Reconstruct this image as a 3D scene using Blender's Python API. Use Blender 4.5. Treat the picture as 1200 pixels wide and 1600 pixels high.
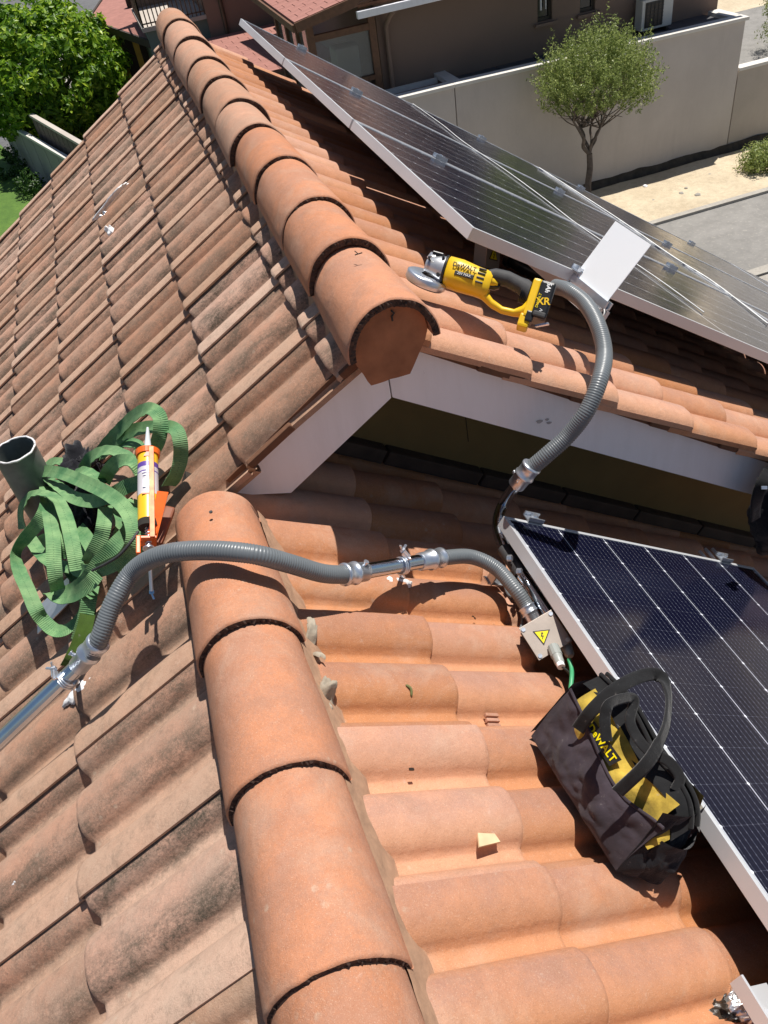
import bpy, bmesh, math, random
from mathutils import Vector, Matrix, noise
R=math.radians; PI=math.pi
sc=bpy.context.scene
for o in list(bpy.data.objects): bpy.data.objects.remove(o)
C=sc.collection
rnd=random.Random(7)
# ------------------------------------------------------------------ camera, sky, sun, exposure
CAM=Vector((0.106,0.0,1.21))
CR=Vector((0.939,-0.315,-0.135)); CU=Vector((0.311,0.616,0.724)); CF=Vector((0.145,0.722,-0.676))
CF.normalize(); CR=(CR-CF*CR.dot(CF)).normalized(); CU=CR.cross(CF)
FPX=1240.1
cam=bpy.data.cameras.new('camera'); co=bpy.data.objects.new('camera',cam); C.objects.link(co)
co.matrix_world=Matrix(((CR.x,CU.x,-CF.x,CAM.x),(CR.y,CU.y,-CF.y,CAM.y),(CR.z,CU.z,-CF.z,CAM.z),(0,0,0,1)))
cam.sensor_fit='HORIZONTAL'; cam.sensor_width=36; cam.lens=FPX/1200*36; cam.clip_end=900; cam.clip_start=.02
sc.camera=co
SUN=Vector((.27,.20,1)).normalized()
el=math.asin(SUN.z); az=math.atan2(SUN.x,SUN.y)
w=bpy.data.worlds.new('World'); sc.world=w; w.use_nodes=True
nt=w.node_tree; bg=nt.nodes['Background']; sk=nt.nodes.new('ShaderNodeTexSky'); sk.sky_type='NISHITA'
sk.sun_disc=False; sk.sun_elevation=el; sk.sun_rotation=az; sk.air_density=1.0; sk.dust_density=.6; sk.ozone_density=1.2
nt.links.new(sk.outputs[0],bg.inputs[0]); bg.inputs[1].default_value=.052
sl=bpy.data.lights.new('sun','SUN'); sl.energy=4.6; sl.angle=R(.5); sl.color=(1,.955,.89)
so=bpy.data.objects.new('sun',sl); C.objects.link(so); so.rotation_euler=SUN.to_track_quat('Z','Y').to_euler()
sc.view_settings.view_transform='Standard'; sc.view_settings.look='None'; sc.view_settings.exposure=.34; sc.view_settings.gamma=1
sc.view_settings.use_curve_mapping=False
sc.render.engine='CYCLES'
# ------------------------------------------------------------------ roof planes and pixel helper
AL=R(32.32); AR=R(35.0)
NL=Vector((-math.sin(AL),0,math.cos(AL))); NR=Vector((math.sin(AR),0,math.cos(AR)))
XU=.505; ZU=XU*math.tan(AL); DU=NR.dot(Vector((XU,0,ZU)))
AP=R(34.67); NP=Vector((math.sin(AP),0,math.cos(AP)))
G=-6.19
def at(px,py,n,d):
    n=Vector(n); r=CF+CR*((px-600)/FPX)-CU*((py-800)/FPX)
    return CAM+r*((d-n.dot(CAM))/n.dot(r))
def L_(px,py,h=0): return at(px,py,NL,h)
def Rl(px,py,h=0): return at(px,py,NR,h)
def Ru(px,py,h=0): return at(px,py,NR,DU+h)
def Y_(px,py,y): return at(px,py,(0,1,0),y)
def Z_(px,py,z): return at(px,py,(0,0,1),z)
def prj(p):
    d=Vector(p)-CAM; z=d.dot(CF)
    if z<=.01: return (-9999,-9999)
    return (600+FPX*d.dot(CR)/z, 800-FPX*d.dot(CU)/z)
# ------------------------------------------------------------------ object helpers
WL={}
def wl(o): return WL.get(o.name,Vector((0,0,0)))
def thing(name,label,cat,loc,group=None):
    o=bpy.data.objects.new(name,None); C.objects.link(o); o.location=loc; o.empty_display_size=.05
    WL[o.name]=Vector(loc); o['label']=label; o['category']=cat
    if group: o['group']=group
    return o
def tag(o,label=None,cat=None,group=None,kind=None):
    if label: o['label']=label
    if cat: o['category']=cat
    if group: o['group']=group
    if kind: o['kind']=kind
    return o
def link(name,me,mat=None,parent=None,M=None,label=None,kind=None):
    o=bpy.data.objects.new(name,me); C.objects.link(o)
    if mat and not me.materials: me.materials.append(mat)
    if parent:
        o.parent=parent; off=-wl(parent)
        o.matrix_local=Matrix.Translation(off)@(M if M else Matrix())
        WL[o.name]=(M.translation.copy() if M else Vector((0,0,0)))
    elif M: o.matrix_world=M
    if label: o['label']=label
    if kind: o['kind']=kind
    return o
def center(o):
    """moves a top-level mesh's origin to the bottom centre of its geometry"""
    me=o.data; xs=[v.co for v in me.vertices]
    c=Vector(((min(v.x for v in xs)+max(v.x for v in xs))/2,(min(v.y for v in xs)+max(v.y for v in xs))/2,min(v.z for v in xs)))
    me.transform(Matrix.Translation(-c)); o.location=c; WL[o.name]=c
    return o
class MB:
    def __init__(s): s.v=[]; s.f=[]; s.sm=[]; s.mi=[]; s.uv={}
    def add(s,vs,fs,smooth=False,mi=0):
        b=len(s.v); s.v+= [tuple(x) for x in vs]
        for f in fs: s.f.append([i+b for i in f]); s.sm.append(smooth); s.mi.append(mi)
        return s
    def box(s,c,sx,sy,sz,ax=None,bev=0,mi=0):
        c=Vector(c); ax=ax or (Vector((1,0,0)),Vector((0,1,0)),Vector((0,0,1)))
        bm=bmesh.new(); bmesh.ops.create_cube(bm,size=1)
        for v in bm.verts: v.co=Vector((v.co.x*sx,v.co.y*sy,v.co.z*sz))
        if bev>0: bmesh.ops.bevel(bm,geom=bm.edges[:],offset=bev,segments=2,affect='EDGES',profile=.6)
        bm.verts.ensure_lookup_table()
        vs=[c+ax[0]*v.co.x+ax[1]*v.co.y+ax[2]*v.co.z for v in bm.verts]
        fs=[[v.index for v in f.verts] for f in bm.faces]; bm.free()
        return s.add(vs,fs,False,mi)
    def bar(s,a,b,wd,th,up=(0,0,1),bev=0,mi=0):
        a=Vector(a); b=Vector(b); x=(b-a); l=x.length; x.normalize(); u=Vector(up); y=u.cross(x)
        if y.length<1e-5: y=Vector((0,1,0)).cross(x)
        y.normalize(); z=x.cross(y)
        return s.box((a+b)/2,l,wd,th,(x,y,z),bev,mi)
    def tube(s,pts,rad,n=12,cap=True,mi=0,smooth=True):
        pts=[Vector(p) for p in pts]; m=len(pts)
        rad=rad if isinstance(rad,(list,tuple)) else [rad]*m
        t0=(pts[1]-pts[0]).normalized(); u=t0.orthogonal().normalized(); vs=[]
        for i,p in enumerate(pts):
            t=(pts[min(i+1,m-1)]-pts[max(i-1,0)]).normalized()
            u=(u-t*u.dot(t)).normalized(); v=t.cross(u)
            for k in range(n):
                a=2*PI*k/n; vs.append(p+(u*math.cos(a)+v*math.sin(a))*rad[i])
        fs=[]
        for i in range(m-1):
            for k in range(n): fs.append([i*n+k,i*n+(k+1)%n,(i+1)*n+(k+1)%n,(i+1)*n+k])
        s.add(vs,fs,smooth,mi)
        if cap:
            s.add(vs[:n],[list(range(n))[::-1]],False,mi); s.add(vs[-n:],[list(range(n))],False,mi)
        return s
    def prism(s,poly,o,ax,ay,az,d,mi=0,both=True):
        """poly in (ax,ay) extruded by d along az"""
        o=Vector(o); n=len(poly)
        a=[o+ax*p[0]+ay*p[1] for p in poly]; b=[p+az*d for p in a]
        s.add(a,[list(range(n))[::-1]],False,mi); s.add(b,[list(range(n))],False,mi)
        for i in range(n):
            j=(i+1)%n; s.add([a[i],a[j],b[j],b[i]],[[0,1,2,3]],False,mi)
        return s
    def loft(s,secs,n=20,cap=True,mi=0,e=2.0):
        """secs: (centre, axisA, axisB, ra, rb)"""
        vs=[]
        for c,A,B,ra,rb in secs:
            for k in range(n):
                t=2*PI*k/n; ca,sa=math.cos(t),math.sin(t)
                vs.append(Vector(c)+A*(ra*math.copysign(abs(ca)**(2/e),ca))+B*(rb*math.copysign(abs(sa)**(2/e),sa)))
        fs=[]
        for i in range(len(secs)-1):
            for k in range(n): fs.append([i*n+k,i*n+(k+1)%n,(i+1)*n+(k+1)%n,(i+1)*n+k])
        s.add(vs,fs,True,mi)
        if cap: s.add(vs[:n],[list(range(n))[::-1]],False,mi); s.add(vs[-n:],[list(range(n))],False,mi)
        return s
    def grid(s,fn,nu,nv,smooth=True,mi=0):
        vs=[fn(i/nu,j/nv) for i in range(nu+1) for j in range(nv+1)]
        fs=[[i*(nv+1)+j,(i+1)*(nv+1)+j,(i+1)*(nv+1)+j+1,i*(nv+1)+j+1] for i in range(nu) for j in range(nv)]
        return s.add(vs,fs,smooth,mi)
    def mesh(s,name):
        me=bpy.data.meshes.new(name); me.from_pydata(s.v,[],s.f)
        me.polygons.foreach_set('use_smooth',s.sm); me.polygons.foreach_set('material_index',s.mi); me.update()
        return me
    def build(s,name,mat,parent=None,label=None,kind=None,M=None,fix=True):
        me=s.mesh(name)
        for m in (mat if isinstance(mat,(list,tuple)) else [mat]): me.materials.append(m)
        if fix:
            bm=bmesh.new(); bm.from_mesh(me); bmesh.ops.recalc_face_normals(bm,faces=bm.faces); bm.to_mesh(me); bm.free()
        if parent and M is None and not (kind=='stuff'):
            xs=[Vector(v) for v in s.v]; c=sum(xs,Vector())/len(xs)
            me.transform(Matrix.Translation(-c)); M=Matrix.Translation(c)
        o=link(name,me,None,parent,M,label,kind)
        if not parent and M is None: center(o)
        return o
def catmull(P,n=12):
    P=[Vector(p) for p in P]; out=[]
    Q=[P[0]*2-P[1]]+P+[P[-1]*2-P[-2]]
    for i in range(1,len(Q)-2):
        a,b,c,d=Q[i-1:i+3]
        for k in range(n):
            t=k/n; out.append(.5*((2*b)+(c-a)*t+(2*a-5*b+4*c-d)*t*t+(3*b-a-3*c+d)*t**3))
    out.append(P[-1]); return out
def resample(pts,step):
    out=[pts[0].copy()]; acc=0
    for a,b in zip(pts,pts[1:]):
        l=(b-a).length
        if l<1e-9: continue
        while acc+l>=step:
            f=(step-acc)/l; a=a+(b-a)*f; out.append(a.copy()); l=(b-a).length; acc=0
        acc+=l
    return out
# ------------------------------------------------------------------ materials
def newmat(name):
    m=bpy.data.materials.new(name); m.use_nodes=True; n=m.node_tree; b=n.nodes['Principled BSDF']; return m,n,b
class NT:
    def __init__(s,n): s.n=n; s.k=n.nodes; s.l=n.links
    def N(s,t,**kw):
        x=s.k.new(t)
        for a,v in kw.items(): setattr(x,a,v)
        return x
    def noise(s,co,scale,detail=4,rough=.55,w=None,dist=0):
        x=s.N('ShaderNodeTexNoise'); x.inputs['Scale'].default_value=scale; x.inputs['Detail'].default_value=detail
        x.inputs['Roughness'].default_value=rough; x.inputs['Distortion'].default_value=dist
        if w is not None: x.noise_dimensions='4D'; s.l.new(w,x.inputs['W'])
        if co is not None: s.l.new(co,x.inputs['Vector'])
        return x.outputs['Fac']
    def ramp(s,fac,stops,interp='LINEAR'):
        x=s.N('ShaderNodeValToRGB'); r=x.color_ramp; r.interpolation=interp
        while len(r.elements)<len(stops): r.elements.new(.5)
        for e,(p,c) in zip(r.elements,stops):
            e.position=p; e.color=(c,c,c,1) if isinstance(c,(int,float)) else (*c,1)
        s.l.new(fac,x.inputs[0]); return x.outputs[0]
    def mix(s,f,a,b,mode='MIX'):
        x=s.N('ShaderNodeMix',data_type='RGBA',blend_type=mode); x.clamp_factor=True
        for i,v in ((0,f),(6,a),(7,b)):
            if isinstance(v,(int,float)): x.inputs[i].default_value=v if i==0 else (v,v,v,1)
            elif isinstance(v,tuple): x.inputs[i].default_value=(*v,1)
            else: s.l.new(v,x.inputs[i])
        return x.outputs[2]
    def math(s,op,a,b=None,c=None):
        x=s.N('ShaderNodeMath',operation=op)
        for i,v in enumerate((a,b,c)):
            if v is None: continue
            if isinstance(v,(int,float)): x.inputs[i].default_value=v
            else: s.l.new(v,x.inputs[i])
        return x.outputs[0]
    def bump(s,b,h,strength,dist):
        x=s.N('ShaderNodeBump'); x.inputs['Strength'].default_value=strength; x.inputs['Distance'].default_value=dist
        s.l.new(h,x.inputs['Height']); s.l.new(x.outputs[0],b.inputs['Normal'])
def simple(name,col,rough=.6,metal=0,bump=0,bscale=80,var=.12,vscale=8,spec=.5,coat=0,trans=0):
    m,n,b=newmat(name); t=NT(n); tc=t.N('ShaderNodeTexCoord').outputs['Object']
    f=t.noise(tc,vscale,6); c=t.mix(t.ramp(f,[(.3,0),(.7,1)]),tuple(x*(1-var) for x in col),tuple(min(1,x*(1+var)) for x in col))
    n.links.new(c,b.inputs['Base Color'])
    b.inputs['Roughness'].default_value=rough; b.inputs['Metallic'].default_value=metal; b.inputs['Specular IOR Level'].default_value=spec
    b.inputs['Coat Weight'].default_value=coat
    if bump: t.bump(b,t.noise(tc,bscale,3),.5,bump)
    return m
def tile_mat(name,ca,cb,cpan,grey,stain,vdir):
    """clay: mottled, sand-speckled, lichen-stained along the shaded flank of the rolls (object y runs across the tile)"""
    m,n,b=newmat(name); t=NT(n); tc=t.N('ShaderNodeTexCoord').outputs['Object']
    oi=t.N('ShaderNodeObjectInfo').outputs['Random']; w=t.math('MULTIPLY',oi,57.)
    n1=t.noise(tc,9,5,.6,w); n2=t.noise(tc,34,5,.65,w); n3=t.noise(tc,620,2,.7,w)
    nh=t.noise(tc,170,5,.85,w); n1=t.math('ADD',n1,t.math('MULTIPLY',t.math('SUBTRACT',nh,.5),.62)); n2=t.math('ADD',n2,t.math('MULTIPLY',t.math('SUBTRACT',nh,.5),.30)); c=t.mix(t.ramp(n1,[(.38,0),(.60,1)]),ca,cb)
    sx=t.N('ShaderNodeSeparateXYZ'); n.links.new(tc,sx.inputs[0]); v=t.math('DIVIDE',sx.outputs[1],.336)
    if vdir=='cap': pan=None
    elif vdir=='l':
        pan=t.ramp(v,[(0,0),(.16,.0),(.22,.8),(.30,.7),(.38,.2),(.50,.0),(.62,.1),(.70,.9),(.80,.9),(1,.8)])
        c=t.mix(t.math('MULTIPLY',pan,t.ramp(n2,[(.3,.55),(.7,1)])),c,cpan)
    else:
        pan=t.ramp(v,[(0,.0),(.10,.1),(.18,1),(.33,1),(.42,.35),(.5,0),(.60,0),(.66,1),(.78,1),(.88,.3),(1,0)])
        c=t.mix(t.math('MULTIPLY',pan,t.ramp(n2,[(.3,.55),(.7,1)])),c,cpan)
    c=t.mix(t.ramp(n2,[(.42,0),(.75,.55)]),c,tuple(x*.72 for x in ca))
    # random tint per tile
    rt=t.math('MULTIPLY',t.math('SUBTRACT',oi,.5),.16 if vdir=='cap' else .32); hs=t.N('ShaderNodeHueSaturation'); n.links.new(c,hs.inputs['Color'])
    n.links.new(t.math('ADD',rt,1.),hs.inputs['Value']); n.links.new(t.math('SUBTRACT',1.,t.math('MULTIPLY',rt,.7)),hs.inputs['Saturation']); c=hs.outputs[0]
    # pale bloom
    c=t.mix(t.ramp(t.noise(tc,5,6,.7,w,.6),[(.52,0),(.72,.45)]),c,(.56,.40,.30))
    if stain>0:
        if vdir=='cap': mask=t.ramp(t.noise(tc,3,2,.5,w),[(.45,0),(.7,.6)])
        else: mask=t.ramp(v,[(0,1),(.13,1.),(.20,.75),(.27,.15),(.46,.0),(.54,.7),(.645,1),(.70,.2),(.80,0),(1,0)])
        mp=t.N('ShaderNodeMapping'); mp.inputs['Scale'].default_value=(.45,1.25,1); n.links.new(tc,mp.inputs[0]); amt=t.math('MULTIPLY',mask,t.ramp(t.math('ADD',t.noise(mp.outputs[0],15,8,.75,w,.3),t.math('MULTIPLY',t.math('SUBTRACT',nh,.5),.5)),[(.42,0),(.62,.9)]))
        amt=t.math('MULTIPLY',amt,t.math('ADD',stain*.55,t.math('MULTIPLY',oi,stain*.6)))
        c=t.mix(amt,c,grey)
        # overall grime
        c=t.mix(t.ramp(t.noise(tc,24,9,.85,w),[(.5,0),(.72,.6*stain)]),c,tuple(x*1.15 for x in grey))
        # pale lichen rosettes
        vo=t.N('ShaderNodeTexVoronoi'); vo.inputs['Scale'].default_value=38; n.links.new(tc,vo.inputs['Vector'])
        ro=t.math('MULTIPLY',t.ramp(vo.outputs['Distance'],[(.0,1),(.16,.8),(.26,0)]),t.ramp(t.noise(tc,13,3,.6,w),[(.58,0),(.66,.5)]))
        c=t.mix(t.math('MULTIPLY',ro,t.ramp(t.noise(tc,160,3),[(.3,.2),(.6,1)])),c,(.56,.47,.36))
    c=t.mix(t.ramp(t.noise(tc,17,9,.82,w,.8),[(.60,0),(.70,.42)]),c,(.66,.53,.45))
    # sand speckle
    c=t.mix(t.ramp(n3,[(.58,0),(.70,.42)]),c,(.72,.55,.42)); c=t.mix(t.ramp(n3,[(.30,.55),(.42,0)]),c,tuple(x*.5 for x in ca))
    # small dark pits
    vo2=t.N('ShaderNodeTexVoronoi'); vo2.inputs['Scale'].default_value=26; n.links.new(tc,vo2.inputs['Vector'])
    c=t.mix(t.math('MULTIPLY',t.ramp(vo2.outputs['Distance'],[(.035,1),(.06,0)]),t.ramp(vo2.outputs['Color'],[(.7,0),(.75,.8)])),c,(.05,.03,.02))
    n.links.new(c,b.inputs['Base Color'])
    b.inputs['Roughness'].default_value=.88; b.inputs['Specular IOR Level'].default_value=.25
    h=t.math('ADD',t.math('MULTIPLY',n3,.35),t.math('MULTIPLY',n2,1.3)); t.bump(b,h,.8,.0026)
    return m
GREY=(.095,.078,.058)
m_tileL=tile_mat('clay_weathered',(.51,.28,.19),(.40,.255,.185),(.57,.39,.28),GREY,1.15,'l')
m_tileR=tile_mat('clay_warm',(.51,.25,.155),(.42,.225,.16),(.62,.29,.14),(.20,.14,.10),.28,'r')
m_cap=tile_mat('clay_cap',(.57,.245,.13),(.45,.225,.145),(.5,.3,.2),(.22,.15,.11),.35,'cap')
m_capf=tile_mat('clay_cap_weathered',(.53,.275,.175),(.45,.265,.18),(.5,.3,.2),(.22,.17,.13),.7,'cap')
m_gapshade=simple('shade_in_the_interlocks',(.035,.026,.02),.95,0,.002,60,.3,40)  # near-black tile side faces paint in the shade of the interlock gaps
m_smudge=simple('faint_grey_smudge',(.42,.40,.40),.6)
m_plug=simple('clay_plug',(.34,.14,.065),.85,0,.003,50,.28,14)
m_clay=simple('clay_cut',(.15,.068,.036),.9,0,.0015,120,.25,20)
m_mortar=simple('rough_broken_clay_edge',(.075,.042,.03),.95,0,.006,110,.5,60)
m_cement=simple('cement',(.36,.31,.24),.95,0,.004,60,.2,30)
def paint_mat():
    m,n,b=newmat('white_board_paint'); t=NT(n); tc=t.N('ShaderNodeTexCoord').outputs['Object']
    mp=t.N('ShaderNodeMapping'); mp.inputs['Scale'].default_value=(9,9,1.2); n.links.new(tc,mp.inputs[0])
    c=t.mix(t.ramp(t.noise(mp.outputs[0],1.6,6,.7),[(.45,0),(.85,.4)]),(.90,.89,.91),(.68,.66,.65))
    c=t.mix(t.ramp(t.noise(tc,42,8,.8),[(.64,0),(.74,.5)]),c,(.40,.36,.33))
    n.links.new(c,b.inputs['Base Color']); b.inputs['Roughness'].default_value=.5; t.bump(b,t.noise(mp.outputs[0],22,5,.6),.3,.0012); return m
m_white=paint_mat()
m_wall=simple('olive_render',(.17,.13,.05),.9,0,.001,200,.12,4)
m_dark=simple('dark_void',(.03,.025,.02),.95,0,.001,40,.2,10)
m_flash=simple('dark_base_flashing',(.05,.036,.028),.8,0,.002,40,.3,12)
m_alu=simple('anodised_aluminium',(.66,.67,.69),.42,.4,0,40,.05,4)
m_zinc=simple('galvanised_steel',(.66,.70,.76),.32,.85,.0005,60,.16,22)
m_chrome=simple('polished_steel_tube',(.60,.66,.74),.16,1,.0003,40,.10,10)
m_steel=simple('stainless_plate',(.42,.36,.31),.4,.35,.0002,120,.12,12)
m_pvc=simple('grey_pvc_conduit',(.145,.16,.17),.36,0,.0002,200,.08,10,.6)
m_black=simple('black_plastic',(.012,.012,.013),.35,0,0,50,.2,20)
m_rubber=simple('grey_black_rubber',(.045,.044,.045),.7,0,.0006,300,.25,30)
m_yellow=simple('yellow_tool_plastic',(.80,.50,.012),.38,0,.0002,100,.06,20)
m_silver=simple('cast_gear_head',(.62,.63,.64),.35,.8,.0004,90,.1,30)
m_orange=simple('orange_metal_paint',(.85,.15,.015),.4,0,.0003,90,.12,30)
m_glaze=simple('white_print',(.85,.85,.84),.45,0,0,50,.02,5)
m_sheetw=simple('white_sheet_metal',(.86,.88,.90),.45,0,.0005,20,.02,3)
m_seal=simple('silicone_sealant',(.76,.75,.75),.5,0,.003,70,.2,40)
m_foil=simple('crumpled_foil',(.85,.85,.86),.28,.9,.004,90,.2,60)
m_tar=simple('black_sealant',(.03,.02,.013),.35,0,.004,70,.6,40)
m_cable_g=simple('green_cable',(.06,.36,.16),.45)
m_cable_w=simple('white_cable',(.78,.78,.76),.45)
m_wood=simple('pale_wood',(.66,.50,.30),.8,0,.001,60,.15,30)
m_pipe=simple('grey_green_vent_pipe',(.13,.15,.14),.5,0,.0006,30,.3,16)
m_yprint=simple('yellow_print',(.88,.72,.0),.45,0,0,40,.02,5)
m_bprint=simple('black_print',(.015,.015,.015),.5,0,0,40,.05,5)
m_gland=simple('grey_cable_gland',(.33,.35,.33),.4)
def fabric(name,col,var=.25,scale=700,wr=.006):
    m,n,b=newmat(name); t=NT(n); tc=t.N('ShaderNodeTexCoord').outputs['Object']
    c=t.mix(t.ramp(t.noise(tc,14,7,.65),[(.35,0),(.7,1)]),tuple(x*(1-var) for x in col),tuple(x*(1+var) for x in col))
    c=t.mix(t.ramp(t.noise(tc,55,6,.8),[(.62,0),(.72,.5)]),c,(.30,.27,.25))
    n.links.new(c,b.inputs['Base Color']); b.inputs['Roughness'].default_value=.92; b.inputs['Specular IOR Level'].default_value=.2
    b.inputs['Sheen Weight'].default_value=.15
    wv=t.noise(tc,scale,1,.5); wk=t.noise(tc,18,3,.5,None,.6)
    t.bump(b,t.math('ADD',t.math('MULTIPLY',wv,.12),wk),.9,wr); return m
m_canvas=fabric('dark_purple_canvas',(.048,.037,.046),.35); m_yfab=fabric('yellow_canvas',(.46,.32,.05),.45)
m_bfab=fabric('black_webbing',(.016,.016,.017),.3); m_bfab2=fabric('black_nylon',(.010,.010,.014),.3,700,.012)
def strap_mat():
    m,n,b=newmat('green_ribbed_webbing'); t=NT(n); tcn=t.N('ShaderNodeTexCoord'); tc=tcn.outputs['Object']; uv=tcn.outputs['UV']
    sx=t.N('ShaderNodeSeparateXYZ'); n.links.new(uv,sx.inputs[0])
    u=t.math('MULTIPLY',sx.outputs[0],2*PI/.0052); s1=t.math('SINE',u)
    c=t.mix(t.ramp(t.noise(tc,16,5,.7),[(.35,0),(.7,1)]),(.07,.21,.08),(.27,.45,.19))
    c=t.mix(t.ramp(t.noise(tc,7,6,.7),[(.45,0),(.75,.6)]),c,(.17,.26,.12))
    c=t.mix(t.ramp(s1,[(.0,.22),(.45,0)]),c,(.045,.13,.05))
    # stitched centre line
    ctr=t.ramp(t.math('ABSOLUTE',t.math('SUBTRACT',sx.outputs[1],.5)),[(.0,1),(.025,1),(.04,0)])
    st=t.math('MULTIPLY',ctr,t.ramp(t.math('SINE',t.math('MULTIPLY',sx.outputs[0],2*PI/.009)),[(.5,0),(.55,.6)]))
    c=t.mix(st,c,(.03,.09,.03))
    n.links.new(c,b.inputs['Base Color']); b.inputs['Roughness'].default_value=.75
    t.bump(b,s1,.6,.0008); return m
m_strap=strap_mat()
def panel_mat():
    """dark cells under glass: cell gaps, half-cell gaps, fine wires; object x = across the short side, y = along the long side"""
    m,n,b=newmat('solar_cells'); t=NT(n); tc=t.N('ShaderNodeTexCoord').outputs['Object']
    sx=t.N('ShaderNodeSeparateXYZ'); n.links.new(tc,sx.inputs[0]); X=sx.outputs[0]; Y=sx.outputs[1]
    P=.1835; H=.0925
    def line(v,p,wd,off=0):   # distance to nearest multiple of p
        f=t.math('FRACT',t.math('ADD',t.math('DIVIDE',t.math('ADD',v,off),p),100.5)); d=t.math('MULTIPLY',t.math('ABSOLUTE',t.math('SUBTRACT',f,.5)),p)
        return t.math('LESS_THAN',d,wd), d
    gx,dx=line(X,P,.0013); gy,dy=line(Y,H,.0007)
    bx,_=line(X,P/10,.00042,P/20)
    dt,_=line(Y,H/6,.0016)
    c=t.mix(t.noise(tc,4,3),(.0035,.004,.014),(.006,.007,.022))
    wires=t.math('MULTIPLY',bx,t.math('ADD',.22,t.math('MULTIPLY',dt,.55)))
    c=t.mix(wires,c,(.40,.42,.48)); c=t.mix(t.math('MULTIPLY',gy,.07),c,(.30,.32,.38)); c=t.mix(t.math('MULTIPLY',gx,.85),c,(.62,.65,.72))
    # diamond where the corners of four cells meet
    di=t.math('LESS_THAN',t.math('ADD',t.math('ABSOLUTE',dx),dy),.0052); c=t.mix(di,c,(.70,.72,.78))
    mid=t.math('LESS_THAN',t.math('ABSOLUTE',Y),.006); c=t.mix(t.math('MULTIPLY',mid,.6),c,(.6,.62,.68))
    c=t.mix(t.ramp(t.noise(tc,60,6,.8),[(.62,0),(.78,.10)]),c,(.35,.33,.32))
    n.links.new(c,b.inputs['Base Color']); b.inputs['Roughness'].default_value=.12; b.inputs['Specular IOR Level'].default_value=.3
    r=t.ramp(t.noise(tc,9,5,.7),[(.3,.09),(.7,.20)]); n.links.new(r,b.inputs['Roughness'])
    b.inputs['IOR'].default_value=1.4
    return m
m_cells=panel_mat()
# ------------------------------------------------------------------ setting: ground, lawn, road, dirt, kerbs
def ground_mat(name,a,b2,scale,bump=.01,spk=0.):
    m,n,b=newmat(name); t=NT(n); tc=t.N('ShaderNodeTexCoord').outputs['Object']
    c=t.mix(t.ramp(t.noise(tc,scale,8,.7),[(.3,0),(.7,1)]),a,b2)
    c=t.mix(t.ramp(t.noise(tc,scale*9,4,.7),[(.35,.35),(.6,0)]),c,tuple(x*.6 for x in a))
    c=t.mix(t.ramp(t.noise(tc,scale*40,3,.7),[(.55,0),(.75,spk)]),c,(.6,.55,.45))
    n.links.new(c,b.inputs['Base Color']); b.inputs['Roughness'].default_value=.92; t.bump(b,t.noise(tc,scale*14,6,.7),.7,bump); return m
m_asph=ground_mat('asphalt',(.22,.21,.195),(.29,.275,.255),.35,.006,.3)
m_asph2=ground_mat('asphalt_far',(.10,.10,.105),(.15,.15,.155),.2,.006,.3)
m_dirt=ground_mat('dry_dirt',(.50,.40,.27),(.66,.56,.40),.9,.03,.5)
m_lawn=ground_mat('lawn_grass',(.05,.12,.015),(.12,.22,.03),1.2,.03,0)
m_conc=ground_mat('concrete_kerb',(.34,.31,.27),(.45,.42,.37),2,.004,.3)
def sheet(name,pts,z,mat,th=0):
    m=MB()
    if th: m.prism([(p[0],p[1]) for p in pts],(0,0,z),Vector((1,0,0)),Vector((0,1,0)),Vector((0,0,1)),th)
    else: m.add([(p[0],p[1],z) for p in pts],[list(range(len(pts)))])
    o=m.build(name,mat,fix=bool(th)); return tag(o,kind='structure')
sheet('ground',[(-350,-200),(350,-200),(350,500),(-350,500)],G,m_asph2)
sheet('lawn',[(-14,2),(-2.4,2),(-2.4,22),(-3.2,27),(-5.4,35),(-14,35)],G+.004,m_lawn)
sheet('road',[(4,10.75),(60,10.75),(60,13.42),(4,13.42)],G+.004,m_asph)
sheet('pavement',[(6.3,-3),(60,-3),(60,10.5),(6.3,10.5)],G,m_conc,.10)
sheet('kerb',[(4,13.42),(60,13.42),(60,13.56),(4,13.56)],G,m_conc,.06)
sheet('roadside_kerb',[(6.3,10.53),(60,10.53),(60,10.75),(6.3,10.75)],G,m_conc,.13)
# dirt verge with real relief
md=MB()
def dirt(u,v):
    x=4+56*u; y=13.56+2.1*v
    z=G+.03+.05*noise.noise(Vector((x*.9,y*1.3,0)))+.02*noise.noise(Vector((x*4,y*5,3)))+(.05*v)
    return (x,y,z if 0<v<1 else G+.02)
md.grid(dirt,260,16); o=md.build('dirt_verge',m_dirt,fix=False); tag(o,kind='structure')
sheet('back_road',[(14,19.8),(80,19.8),(80,25.6),(14,25.6)],G+.004,m_asph)
sheet('back_dirt',[(14,25.6),(80,25.6),(80,60),(14,60)],G+.006,m_dirt)
sheet('paved_yard',[(-3,34),(2.2,34),(3.5,44),(-3,46)],G+.004,m_conc)
# stones on the dirt
for i,(px,py,s) in enumerate(((1008,291,.09),(1064,303,.10),(1090,305,.12),(1072,294,.06),(1109,273,.06),(1021,313,.05))):
    p=Z_(px,py,G+.05); bm=bmesh.new(); bmesh.ops.create_icosphere(bm,subdivisions=2,radius=s*.6)
    for v in bm.verts: v.co*=1+.35*noise.noise(v.co*14+Vector((i*5,0,0))); v.co.z*=.7
    me=bpy.data.meshes.new('stone'); bm.to_mesh(me); bm.free(); me.materials.append(m_conc if i else m_white)
    o=link('stone',me); o.location=p
    tag(o,['white rubble stone at the edge of the wall shadow on the dirt','brown stone on the dirt, left one of the middle pair','larger brown stone on the dirt, right one of the middle pair','small pebble just above the middle pair on the dirt','small pebble on the dirt nearest the vertical wall joint','small pebble lowest on the dirt near the solar panels'][i],'stone','stones on the dirt verge')
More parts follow.
